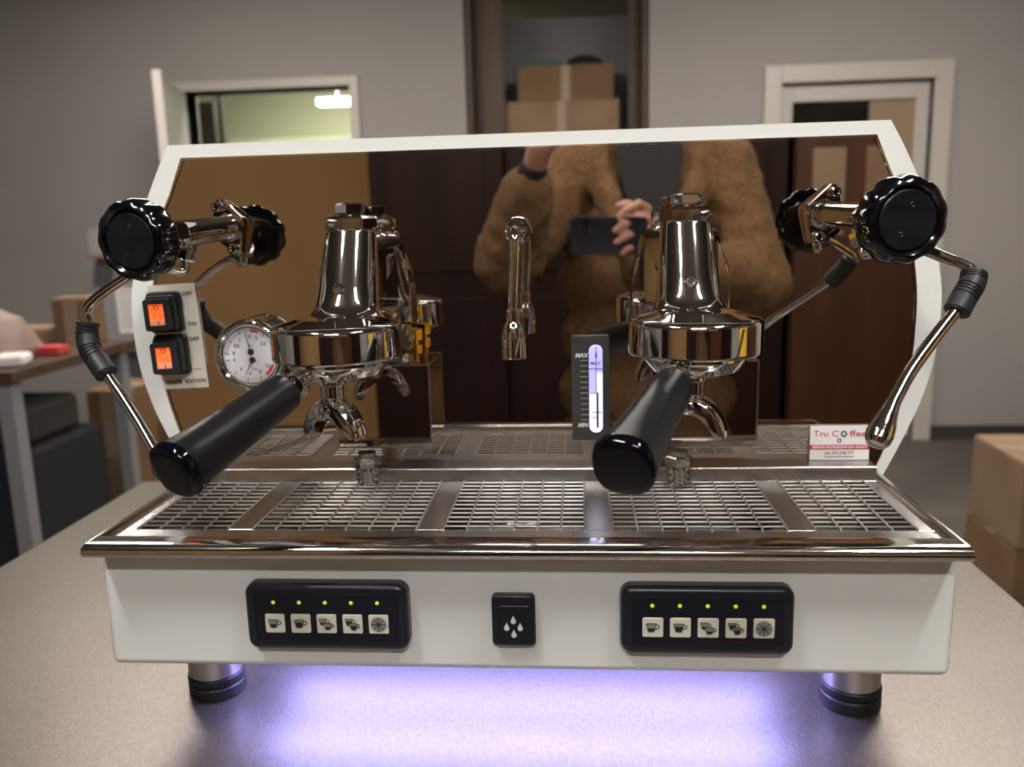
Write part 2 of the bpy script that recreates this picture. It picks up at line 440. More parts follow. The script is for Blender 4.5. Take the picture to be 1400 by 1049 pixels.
# wardrobe and things behind the photographer
t = thing('wardrobe', 'very dark brown wooden wardrobe behind the photographer', 'wardrobe', (-.10, WF+.3, FZ))
bm = NB(); box(bm, -.60, .90, -.28, .26, 0, 2.35, .004); finish('wardrobe_body', bm, darkwood, t)
for k in range(3):
    bm = NB(); x0 = -.595+k*.5; box(bm, x0, x0+.49, .262, .285, .04, 2.31, .004); dr = finish('wardrobe_door', bm, darkwood, t)
    bm = NB(); box(bm, x0+.07, x0+.42, .286, .292, .15, 1.0, .003); box(bm, x0+.07, x0+.42, .286, .292, 1.1, 2.2, .003); finish('door_panel', bm, darkwood, dr)
t = thing('bookcase', 'reddish brown wooden cabinet with pinned papers right of the wardrobe', 'cabinet', (1.30, WF+.3, FZ))
bm = NB(); box(bm, -.48, .40, -.28, .26, 0, 1.62, .004); finish('cabinet_body', bm, redwood, t)
for k in range(2):
    bm = NB(); x0 = -.475+k*.44; box(bm, x0, x0+.43, .262, .285, .04, 1.58, .004); finish('cabinet_door', bm, redwood, t)
bm = NB(); box(bm, -.24, -.03, .286, .289, 1.13, 1.50); finish('pinned_paper', bm, card_l, t)
bm = NB(); box(bm, -.42, -.31, .286, .289, 1.20, 1.50); finish('pinned_paper', bm, MATS['tan_panel'], t)
t = thing('tall_cabinet', 'tall dark cabinet in the corner behind the photographer', 'cabinet', (2.35, WF+.3, FZ))
bm = NB(); box(bm, -.63, .63, -.28, .26, 0, 2.3, .004); finish('cabinet_body', bm, darkwood, t)
for k in range(2):
    bm = NB(); box(bm, -.62+k*.625, -.005+k*.625, .262, .285, .04, 2.26, .004); finish('cabinet_door', bm, darkwood, t)
# bright and coloured things at the sides that the chrome picks up
t = thing('yellow_drum', 'yellow drum with black lid on stand by the right wall', 'drum', (1.62, -.30, FZ))
bm = NB(); box(bm, -.3, .3, -.3, .3, 0, .9, .01); finish('stand', bm, base_m, t)
bm = NB(); lathe(bm, [(.22, .9), (.23, .92), (.23, 1.40), (.22, 1.42)], 36); finish('drum_body', bm, yellow, t)
bm = NB(); lathe(bm, [(.235, 1.42), (.235, 1.46), (.2, 1.47)], 36); finish('drum_lid', bm, cloth_b, t)
bm = NB()
for x0 in (-1.2, ): box(bm, XL+.001, XL+.06, -1.6, -.6, FZ, 1.3, .01)
struct(finish('added_white_door_left', bm, pvc))  # plain white slab added out of view for the chrome to reflect
bm = NB(); box(bm, XR-.05, XR-.001, -1.9, -1.0, FZ, 1.3, .01); struct(finish('added_white_door_right', bm, pvc))  # second unseen white slab, added to put bright streaks in the chrome
for (nm, x, y0_, y1_, lb_, m_) in (('added_side_cabinet', XR-.34, -.9, .9, 'unseen dark reddish cabinet added along the right wall for chrome reflections', redwood), ('added_side_cabinet', XL+.40, -2.2, -1.7, 'unseen narrow dark cabinet added by the left wall for chrome reflections', darkwood), ('added_side_cabinet', XL+.40, .9, 2.0, 'unseen wide brown cabinet added by the left wall for chrome reflections', brownwood)):  # unseen cabinets, added to darken what the bells reflect from the sides
    t = thing(nm, lb_, 'cabinet', (x, (y0_+y1_)/2, FZ)); h_2 = (y1_-y0_)/2; sg = -1 if x > 0 else 1
    bm = NB(); box(bm, -.25, .25, -h_2, h_2, 0, 2.25, .004); finish('cabinet_body', bm, m_, t)
    for k in (-1, 1):
        bm = NB(); box(bm, min(sg*.252, sg*.272), max(sg*.252, sg*.272), min(k*.005, k*(h_2-.01)), max(k*.005, k*(h_2-.01)), .04, 2.2, .003); finish('cabinet_door', bm, m_, t)
t = thing('added_shelf_rack', 'unseen black shelf rack added by the left wall for chrome reflections', 'rack', (-2.6, -.1, FZ))  # unseen rack, added as dark contrast for the chrome reflections
for k in range(5):
    bm = NB(); box(bm, -.25, .25, -.5, .5, .2+k*.42, .225+k*.42, .003); finish('shelf', bm, base_m, t)
for sx in (-.24, .24):
    for sy in (-.49, .49):
        bm = NB(); box(bm, sx-.015, sx+.015, sy-.015, sy+.015, 0, 2.1); finish('post', bm, base_m, t)

# ================================================================== WORKTOP
t = thing('metal_worktable', 'wide brushed metal worktable under the white coffee machine', 'table', (0, 0, FZ))
bm = NB(); box(bm, -.74, .56, -.42, .78, -FZ-.035, -FZ, .003); finish('tabletop', bm, tabletop, t)
for sx in (-.68, .50):
    for sy in (-.36, .72):
        bm = NB(); box(bm, sx-.025, sx+.025, sy-.025, sy+.025, 0, -FZ-.036, .003); finish('leg', bm, steel, t)
bm = NB(); box(bm, -.66, .48, -.375, -.345, -FZ-.12, -FZ-.036, .003); finish('apron', bm, steel, t)
bm = NB(); box(bm, -.66, .48, .705, .735, -FZ-.12, -FZ-.036, .003); finish('apron', bm, steel, t)

# ================================================================== ESPRESSO MACHINE
MC = thing('espresso_machine', 'white two group espresso machine with chrome fittings standing on worktable', 'coffee machine')
# lower white body
bm = NB(); box(bm, -.35, .35, 0, .50, .0772, .1815, .007, 3); lb = finish('lower_body', bm, white, MC)
ct_ = NB(); box(ct_, -.3362, .3362, .0032, .1745, .1605, .30); cu_ = finish('cutter', ct_, white, None, smooth=False)
lb.modifiers.clear(); k = lb.modifiers.new('b', 'BOOLEAN'); k.object = cu_; k.operation = 'DIFFERENCE'; k.solver = 'EXACT'
dg_ = bpy.context.evaluated_depsgraph_get(); me_ = bpy.data.meshes.new_from_object(lb.evaluated_get(dg_)); lb.modifiers.clear(); lb.data = me_
me_.shade_smooth(); me_.set_sharp_from_angle(angle=math.radians(35))
k = lb.modifiers.new('weighted_normal', 'WEIGHTED_NORMAL'); k.keep_sharp = True; bpy.data.objects.remove(cu_)
# wings / back body
OUT = [(.345, .529), (.358, .506), (.370, .482), (.381, .460), (.3885, .438), (.3955, .40), (.4005, .369), (.4005, .33), (.397, .30), (.390, .272), (.3825, .25), (.368, .215), (.353, .183)]
INN = [(.333, .5165), (.341, .498), (.349, .480), (.3595, .460), (.367, .4385), (.3735, .40), (.3775, .37), (.3782, .335), (.3765, .305), (.3715, .275), (.3655, .25), (.356, .218), (.345, .19)]
def spl(pts, n=4):
    q = smooth_path([(a, b, 0) for a, b in pts], n); return [(v.x, v.y) for v in q]
so, si = spl(OUT), spl(INN)
outer = so + [(-x, z) for x, z in reversed(so)]
inner = si + [(-x, z) for x, z in reversed(si)]
bm = NB(); bprism(bm, outer, .1895, .455, .003, 2, front_only=False)
bd = finish('rear_body', bm, white, MC, 30)
bm = NB(); ringprism(bm, outer, inner, .1875, .2005); finish('front_border', bm, white, MC, 40)
bm = NB()
def inset(pts, d): return [(x-math.copysign(d, x), z-(d if z > .5 else 0)) for x, z in pts]
ringprism(bm, [(x, z) for x, z in inner], inset(inner, .0022), .1868, .1885); finish('border_trim', bm, chrome, MC, 40)
bm = NB(); prism(bm, inset(inner, -.0005), .1882, .1892)
finish('mirror_panel', bm, mirror, MC, 40)
YM = .1882
# feet
for sx, sy in ((-.3029, .0945), (.3029, .0915), (-.3029, .42), (.3029, .42)):
    ft = sub('foot', MC, (sx, sy, 0))
    bm = NB(); lathe(bm, [(.0245, .022), (.0255, .0225), (.0255, .0775)], 40); finish('foot_sleeve', bm, mat('satin_foot', (.72, .70, .68), .28, 1), ft)
    bm = NB(); lathe(bm, [(.0255, .0145), (.0268, .0155), (.0268, .0205), (.0258, .0218)], 40); finish('rubber_ring', bm, rubber, ft)
    bm = NB(); lathe(bm, [(.0245, .0003), (.0268, .0015), (.0268, .011), (.0255, .0125), (.024, .0125), (.024, .0146)], 40); finish('rubber_ring', bm, rubber, ft)
# violet led strips under the body
for yy in (.108, .190):
    ls = NB(); box(ls, -.26, .25, yy-.006, yy+.006, .0715, .0768, .001, 1); finish('led_strip', ls, ledv, MC)
# tray: basin, rim
gx0, gx1, gy0, gy1 = -.327, .327, .024, .158
bm = NB()
z0, z1 = .162, .1905
def quad(a, b, c, d, mi=0): 
    f = bm.faces.new([bm.verts.new(Vector(p)) for p in (a, b, c, d)]); f.material_index = mi
bx0, bx1, by0, by1 = -.334, .334, .004, .172
quad((bx0, by0, z0), (bx1, by0, z0), (bx1, by1, z0), (bx0, by1, z0))
quad((bx0, by0, z0), (bx0, by1, z0), (bx0, by1, z1), (bx0, by0, z1)); quad((bx1, by0, z0), (bx1, by0, z1), (bx1, by1, z1), (bx1, by1, z0))
quad((bx0, by1, z0), (bx1, by1, z0), (bx1, by1, z1), (bx0, by1, z1)); quad((bx0, by0, z0), (bx0, by0, z1), (bx1, by0, z1), (bx1, by0, z0))
basin = finish('drip_basin', bm, basin_m, MC, smooth=False)
bm = NB(); lathe(bm, [(.0125, .0005), (.0165, .0015), (.021, .0012), (.0225, .0)], 32, caps=False); lathe(bm, [(0, .0003), (.0128, .0006)], 32, mi=1, caps=False)
o = finish('drain_hole', bm, [chrome, black_ink], basin); o.location = (0, .133, z0+.0005)
bm = NB()   # rim: swept profile round three sides
prof = [(0.0, .1835), (-.001, .1838), (-.0225, .1862), (-.0262, .1872), (-.0270, .1895), (-.0270, .1920), (-.0258, .1950), (-.0215, .1972), (-.006, .1975), (-.0035, .1958), (.0, .1955), (.0, .1915), (.0035, .1900)]
def rim(bm, prof):
    # outer edge offsets: front follows prof in y, sides in x (narrower overhang)
    path = []
    for (o_, z) in prof:
        so_ = o_*.22 if o_ < -.0012 else o_
        xw = .3445-so_*0 + (-o_)*.02
        fx = .3455 + (-o_)*(.06)
        path.append((o_, z, fx))
    rows = []
    for (o_, z, fx) in path:
        w_ = .3405 + (-o_)*.28
        rows.append([Vector((-w_, .186, z)), Vector((-w_, o_*1.0+.0, z)), Vector((w_, o_*1.0+.0, z)), Vector((w_, .186, z))])
    V = [[bm.verts.new(p) for p in r] for r in rows]
    for A, B in zip(V, V[1:]):
        for k in range(3): bm.faces.new((A[k], A[k+1], B[k+1], B[k]))
rim(bm, prof); finish('tray_rim', bm, chrome_s, MC, 50)
# ledge at the back of the tray
bm = NB()
lp = [(.1885, .2058), (.1655, .2054), (.1640, .2050), (.1632, .2042), (.1628, .2030), (.1605, .1905), (.160, .1815), (.1885, .1815)]
for i, x in enumerate((-.343, .341)):
    pass
va = [bm.verts.new((-.343, y, z)) for y, z in lp]; vb = [bm.verts.new((.341, y, z)) for y, z in lp]
for i in range(len(lp)): bm.faces.new((va[i], va[(i+1) % len(lp)], vb[(i+1) % len(lp)], vb[i]))
bm.faces.new(va); bm.faces.new(vb)
finish('rear_ledge', bm, steel, MC, 50)

# grate: its own thing
GR = thing('drip_grate', 'chromed wire grate of five sections lying over the drip tray', 'grate', (0, .09, .187))
gz = .1915-.187
secs = [(-.3269, -.2464), (-.2242, -.0826), (-.0594, .0594), (.0826, .2242), (.2464, .3269)]
bm = NB()
Y0, Y1 = gy0-.09, gy1-.09
box(bm, -.3400, .3400, -.090+.0045, Y0, gz-.0016, gz+.0008, .0004, 1)
box(bm, -.3400, -.3269, Y0, Y1, gz-.0016, gz+.0008, .0004, 1); box(bm, .3269, .3400, Y0, Y1, gz-.0016, gz+.0008, .0004, 1)
box(bm, -.3400, .3400, Y1, Y1+.0012, gz-.0016, gz+.0008, .0004, 1)
finish('grate_frame', bm, steel, GR)
for a, b in zip(secs, secs[1:]):
    bm = NB(); box(bm, a[1], b[0], Y0, Y1, gz-.0016, gz+.0009, .0004, 1); finish('crossbar', bm, steel, GR)
wires = {}
for (a, b) in secs:
    L = b-a
    if round(L, 4) not in wires:
        bm = NB(); tube(bm, [Vector((0, 0, 0)), Vector((L, 0, 0))], .00085, 8); w0 = finish('wire', bm, grate_m, GR, wn=False); w0.location = (a, Y0, gz); wires[round(L, 4)] = w0
        start = 1
    else: start = 0
    w0 = wires[round(L, 4)]
    n = 12
    for k in range(start, n+1):
        c = w0.copy(); COL.objects.link(c); c.parent = GR; c.location = (a, Y0+(Y1-Y0)*k/n, gz)
bm = NB(); tube(bm, [Vector((0, 0, 0)), Vector((0, Y1-Y0, 0))], .00085, 8); lw = finish('long_wire', bm, grate_m, GR, wn=False)
first = True
for (a, b) in secs:
    n = round((b-a)/.0201)
    for k in range(0, n+1):
        c = lw if first else lw.copy()
        if not first: COL.objects.link(c); c.parent = GR
        first = False
        c.location = (a+(b-a)*k/n, Y0, gz+.0016)

# ---- front button panels
def cup(bm, cx, cz, s, y, coffee, shift=0):
    """cup icon about s wide in the XZ plane at depth y (0 pad, 1 grey, 2 black)"""
    P = lambda pts: [(cx+p[0]*s, cz+p[1]*s) for p in pts]
    # handle ring
    ho = [(.38+.2*math.cos(a), .06+.2*math.sin(a)) for a in [2*PI*k/14 for k in range(14)]]
    hi = [(.38+.11*math.cos(a), .06+.11*math.sin(a)) for a in [2*PI*k/14 for k in range(14)]]
    ringprism(bm, P(ho), P(hi), y-.0002-shift, y, mi=2)
    prism(bm, P([(-.5, .3), (-.42, .36), (.28, .36), (.36, .3), (.2, -.3), (.14, -.36), (-.26, -.36), (-.32, -.3)]), y-.0003-shift, y, mi=2)
    prism(bm, P([(-.42, .27), (.28, .27), (.13, -.28), (-.26, -.28)]), y-.0004-shift, y, mi=1)
    if coffee > .5: prism(bm, P([(-.37, .12), (.23, .12), (.12, -.28), (-.25, -.28)]), y-.0005-shift, y, mi=3)
    else: prism(bm, P([(-.33, -.04), (.19, -.04), (.12, -.28), (-.25, -.28)]), y-.0005-shift, y, mi=3)
pads = {}
PW = .0082
def pad(kind):
    if kind in pads: return pads[kind]
    bm = NB()
    bprism(bm, rrect(-PW, PW, -PW, PW, .0013, 3), -.0011, 0, .0003, 1, mi=0)
    y = -.0011; s = .0105
    if kind == 0: cup(bm, -.0006, 0, s, y, .3)
    if kind == 1: cup(bm, -.0006, 0, s, y, 1)
    if kind in (2, 3):
        cup(bm, -.0022, .0018, s*.8, y, .3 if kind == 2 else 1); cup(bm, .0015, -.0020, s*.8, y, .3 if kind == 2 else 1, .0003)
    if kind == 4:
        prism(bm, [(.0066*math.cos(2*PI*k/28), .0066*math.sin(2*PI*k/28)) for k in range(28)], y-.0002, y, mi=1)
        for k in range(4):
            M = Matrix.Rotation(PI/4*k, 4, 'Y'); box(bm, -.0056, .0056, y-.0004, y, -.0003, .0003, M=M, mi=3)
        prism(bm, [(.0011*math.cos(2*PI*k/12), .0011*math.sin(2*PI*k/12)) for k in range(12)], y-.0005, y, mi=3)
    o = finish('push_button', bm, [pad_m, icon_g, mat('icon_outline', (.09, .09, .08), .5), icon_k])
    pads[kind] = o; o['used'] = 0
    return o
for cx in (-.1537, .1549):
    cz = .1294
    P = sub('button_panel', MC, (cx, 0, cz))
    bm = NB(); rstack(bm, -.0682, .0682, -.0290, .0290, .0095, rnd(-.0125, 0, .0055))
    finish('panel_housing', bm, panel_b, P)
    bm = NB(); ringprism(bm, rrect(-.0598, .0598, -.0203, .0207, .001, 1), rrect(-.0592, .0592, -.0197, .0201, .001, 1), -.0133, -.0124)
    bprism(bm, rrect(-.0592, .0592, -.0197, .0201, .001, 1), -.0128, -.0124, .0001, 1, mi=1)
    finish('panel_overlay', bm, [panel_b, mat('overlay_black', (.006, .006, .014), .2)], P)
    for k in range(5):
        x = -.0428+k*.0217
        src = pad(k)
        if src.parent is None: o = src; o.parent = P
        else: o = src.copy(); COL.objects.link(o); o.parent = P
        o.location = (x, -.0127, -.0042-.0002)
        bm = NB(); lathe(bm, [(.0, .0012), (.0010, .0010), (.0016, .0005), (.0017, 0)], 16, axis((0, 0, 0), (0, -1, 0)), caps=False); o = finish('led', bm, led_g, P); o.location = (x-.0005, -.0127, .0138)
for o in pads.values(): del o['used']
# ---- rinse button
P = sub('rinse_switch', MC, (.0003, 0, .1256))
bm = NB(); rstack(bm, -.0178, .0178, -.0222, .0222, .004, rnd(-.0065, 0, .002)); finish('switch_bezel', bm, panel_b, P)
bm = NB(); rstack(bm, -.0142, .0142, -.0205, .0145, .0034, rnd(-.0085, -.006, .0012)); finish('switch_rocker', bm, mat('rocker_black', (.008, .008, .014), .2), P)
bm = NB()
def drop(cx, cz, s):
    pts = [(0, 1.0)]
    for k in range(13):
        a = math.radians(35-250*k/12); pts.append((.5*math.cos(a), -.1+.5*math.sin(a)))
    return [(cx+p[0]*s, cz+p[1]*s) for p in pts]
for dx, dz in ((.0, .0012), (-.0055, -.0048), (.0055, -.0048), (.0003, -.0108)): prism(bm, drop(dx, dz, .0044), -.0088, -.0084)
finish('drop_symbol', bm, white_ink, P)

# ---- label plate with the two rocker switches
tilt = math.radians(-2.2)
LPM = Matrix.Translation((-.3515, YM, .3393)) @ Matrix.Rotation(tilt, 4, 'Y')
LP = sub('label_plate', MC); LP.matrix_local = LPM
bm = NB(); prism(bm, [(-.0262, .0537), (.0228, .0537), (.0240, -.0537), (-.0225, -.0537)], -.0030, -.0012); finish('plate', bm, plate_m, LP)
bm = NB()
TM = lambda x, z: Matrix.Translation((x, -.0031, z)) @ Matrix.Rotation(PI/2, 4, 'X')
for s_, sz_, x_, z_ in (('OFF', .0056, .0138, .0432), ('ON', .0056, .0150, .0125), ('OFF', .0056, .0152, -.0030), ('WHITE  EDITION', .0051, .0004, -.0465)):
    nb = NB(); text(nb, s_, sz_, TM(x_, z_), bold=.00016, sx=1.0, space=1.12); finish('lettering', nb, black_ink, LP, smooth=False)
zz = [(.0085, 0), (.0115, 0), (.0122, .0008), (.0133, -.0009), (.0144, .0009), (.0155, -.0009), (.0166, .0008), (.0172, 0), (.0200, 0)]
for p, q in zip(zz, zz[1:]): tube(bm, [Vector((p[0], -.0031, -.0342+p[1])), Vector((q[0], -.0031, -.0342+q[1]))], .00022, 6)
finish('heating_symbol', bm, black_ink, LP, smooth=False)
def rocker(cx, cz):
    P = sub('rocker_switch', MC); P.matrix_local = LPM @ Matrix.Translation((cx, 0, cz))
    bm = NB(); rstack(bm, -.0178, .0178, -.0208, .0208, .0045, rnd(-.0075, -.0028, .002))
    rstack(bm, -.0150, .0150, -.0182, .0176, .0035, rnd(-.0150, -.007, .0015))
    finish('switch_base', bm, rubber, P)
    bm = NB(); ringprism(bm, rrect(-.0132, .0120, -.0172, .0145, .003, 5), rrect(-.0090, .0076, -.0118, .0096, .001, 5), -.0235, -.014)
    finish('switch_frame', bm, rubber, P)
    bm = NB(); box(bm, -.0090, .0076, -.0215, -.0150, -.0062, .0096, .0005, 2); box(bm, -.0090, .0076, -.0219, -.0150, -.0118, -.0062, .0005, 2, mi=1); finish('lit_rocker', bm, [orange, lens_pale], P)
    bm = NB(); 
    a = [(-.0006+.0027*math.cos(2*PI*k/20), .0060+.0027*math.sin(2*PI*k/20)) for k in range(20)]; b = [(-.0006+.0020*math.cos(2*PI*k/20), .0060+.0020*math.sin(2*PI*k/20)) for k in range(20)]
    ringprism(bm, a, b, -.0218, -.0214); box(bm, -.0004, .0003, -.0222, -.0214, -.0116, -.0068); finish('switch_symbol', bm, black_ink, P)
rocker(-.0103, .0263); rocker(-.0092, -.0176)

# ---- pressure gauge
G = sub('pressure_gauge', MC, (-.2690, YM, .3215))
GM = axis((0, 0, 0), (-.06, -1, .02))
bm = NB(); lathe(bm, [(.034, 0), (.036, .002), (.036, .018), (.0370, .020), (.0370, .024), (.0362, .0262), (.0340, .0280), (.0318, .0284), (.0300, .0268), (.0290, .0250), (.0280, .0248), (.0270, .0225)], 56, GM, caps=False); finish('gauge_bezel', bm, chrome, G)
bm = NB(); lathe(bm, [(0, .0222), (.0273, .0222)], 56, GM, caps=False)
finish('dial', bm, mat('dial_white', (.82, .82, .86), .4), G, smooth=False)
GT = GM @ Matrix.Rotation(PI, 4, 'Z') if False else GM
# local gauge frame: x = right, y = up
gx = Vector((1, 0, 0)); 
def gp(x, y, h=.0225): 
    d = Vector((-.06, -1, .02)).normalized(); r = Vector((0, 0, 1)).cross(d)*-1; r = -Vector((0, 0, 1)).cross(d).normalized(); r = Vector((1, 0, 0)) - d*d.x; r.normalize(); u = r.cross(d); u = -u if u.z < 0 else u
    return r*(x*.0268)+u*(y*.0268)+d*h
def gtext_m(x, y):
    d = Vector((-.06, -1, .02)).normalized(); r = (Vector((1, 0, 0)) - d*d.x).normalized(); u = d.cross(r)
    M = Matrix((r, u, d)).transposed().to_4x4(); M.translation = gp(x, y); return M
bm = NB()
def tick(bm, a, r0, r1, w, tri=False):
    ca, sa = math.cos(a), math.sin(a)
    def pt(r, o): return gp(r*ca-o*sa, r*sa+o*ca, .0225)
    q = [pt(r1, -w), pt(r1, w), pt(r0, 0 if tri else w)] + ([] if tri else [pt(r0, -w)])
    bm.faces.new([bm.verts.new(p) for p in q])
for k in range(0, 31):
    a = math.radians(176-152*k/30); tri = k % 6 == 0
    tick(bm, a, .80 if tri else .87, .97, .03 if tri else .008, tri)
for k in range(0, 17):
    a = math.radians(192+134*k/16); tri = k % 4 == 0
    tick(bm, a, .80 if tri else .87, .97, .03 if tri else .008, tri)
for s, x, y in (('0', -.66, .08), ('0.5', -.53, .36), ('1', -.38, .58), ('1.5', -.06, .70), ('2', .27, .64), ('2.5', .52, .44), ('0', -.66, -.18), ('3', -.42, -.52), ('6', -.07, -.68), ('9', .33, -.65), ('12', .62, -.40)):
    nb = NB(); text(nb, s, .0047, gtext_m(x, y), bold=.0001, ext=.00003); finish('dial_numeral', nb, black_ink, G, smooth=False)
nb = NB(); text(nb, 'bar', .0027, gtext_m(.03, .36), ext=.00003); finish('dial_lettering', nb, black_ink, G, smooth=False)
for k in range(6):
    p = gp(-.06+k*.09, -.55); q = gp(-.01+k*.09, -.55); tube(bm, [p, q], .00018, 5)
finish('dial_ticks', bm, black_ink, G, smooth=False)['kind'] = 'stuff'
bm = NB()
def arc(bm, a0, a1, r0, r1, h=.0226):
    n = 8; A = [bm.verts.new(gp(r0*math.cos(math.radians(a0+(a1-a0)*k/n)), r0*math.sin(math.radians(a0+(a1-a0)*k/n)), h)) for k in range(n+1)]
    B = [bm.verts.new(gp(r1*math.cos(math.radians(a0+(a1-a0)*k/n)), r1*math.sin(math.radians(a0+(a1-a0)*k/n)), h)) for k in range(n+1)]
    for k in range(n): bm.faces.new((A[k], A[k+1], B[k+1], B[k]))
arc(bm, 68, 87, .88, .97); arc(bm, -52, -22, .86, .97)
tube(bm, [gp(.16+.14*math.cos(a), -.38+.14*math.sin(a)) for a in [math.radians(70+230*k/12) for k in range(13)]], .0003, 5)
tube(bm, [gp(.15, -.27), gp(.30, -.22)], .0003, 5)
finish('dial_red_marks', bm, red_ink, G, smooth=False)
for (px, py, tx, ty) in ((.02, .13, -.16, .93), (.06, -.17, -.28, -.82)):
    bm = NB(); d = Vector((-.06, -1, .02)).normalized()
    lathe(bm, [(.0032, 0), (.0032, .0008), (.002, .0013), (0, .0013)], 20, axis(gp(px, py, .0226), d))
    a, b = gp(px, py, .0234), gp(tx, ty, .0234); sd = (b-a).cross(d).normalized()
    q = [a-sd*.0007, a+sd*.0007, b+sd*.00015, b-sd*.00015]; bm.faces.new([bm.verts.new(p) for p in q])
    finish('needle', bm, black_ink, G)

# ---- water level plate
L = sub('water_level_plate', MC, (.0673, YM, .2808))
bm = NB()
bprism(bm, rrect(-.0187, .0187, -.0532, .0532, .002, 3), -.0045, -.0012, .0008, 2); finish('plate', bm, mat('plate_charcoal', (.035, .034, .034), .45), L)
n = 9
bm = NB(); pr = rrect(-.0012, .0120, -.0450, .0440, .0064, 8)
prism(bm, [p for p in pr], -.0049, -.0044); finish('sight_glass', bm, glassw, L)
bm = NB()
top = [p for p in pr if p[1] > .035]
prism(bm, [(.0056, -.004), (.0056, .0425), (.0054, .0440), (.0028, .0430), (.0004, .0412), (-.0011, .038), (-.0011, -.004)], -.0051, -.0048); 
prism(bm, [(.0056, .016), (.0119, .016), (.0119, .038), (.0104, .0412), (.0080, .0430), (.0056, .0438)], -.0051, -.0048)
finish('empty_glass', bm, glassv, L)
bm = NB()
box(bm, .0054, .0061, -.0054, -.0050, -.004, .042); box(bm, .0058, .0079, -.0054, -.0050, -.040, -.004); box(bm, .0010, .0110, -.0054, -.0050, -.0245, -.0238)
box(bm, -.0008, .0062, -.0054, -.0050, -.0050, -.0043); box(bm, -.0010, .0118, -.0055, -.0050, .0195, .0203)
box(bm, .0050, .0068, -.0054, -.0050, .0310, .0360)
text(bm, 'MAX', .0048, Matrix.Translation((.0053, -.0053, .0255)) @ Matrix.Rotation(PI/2, 4, 'X'), bold=.00005)
text(bm, 'MIN', .0040, Matrix.Translation((.0040, -.0053, -.0300)) @ Matrix.Rotation(PI/2, 4, 'X'))
finish('glass_marks', bm, mat('ink_navy', (.05, .05, .12), .5), L, smooth=False)
bm = NB()
for k in range(12): z = .0285-k*.0055; box(bm, -.0100, -.0020, -.0048, -.0044, z-.00016, z+.00016)
text(bm, 'MAX', .0056, Matrix.Translation((-.0088, -.0046, .0334)) @ Matrix.Rotation(PI/2, 4, 'X'), bold=.0003, shear=.25)
text(bm, 'MIN', .0056, Matrix.Translation((-.0080, -.0046, -.0375)) @ Matrix.Rotation(PI/2, 4, 'X'), bold=.0003, shear=.25)
finish('scale_marks', bm, white_ink, L, smooth=False)

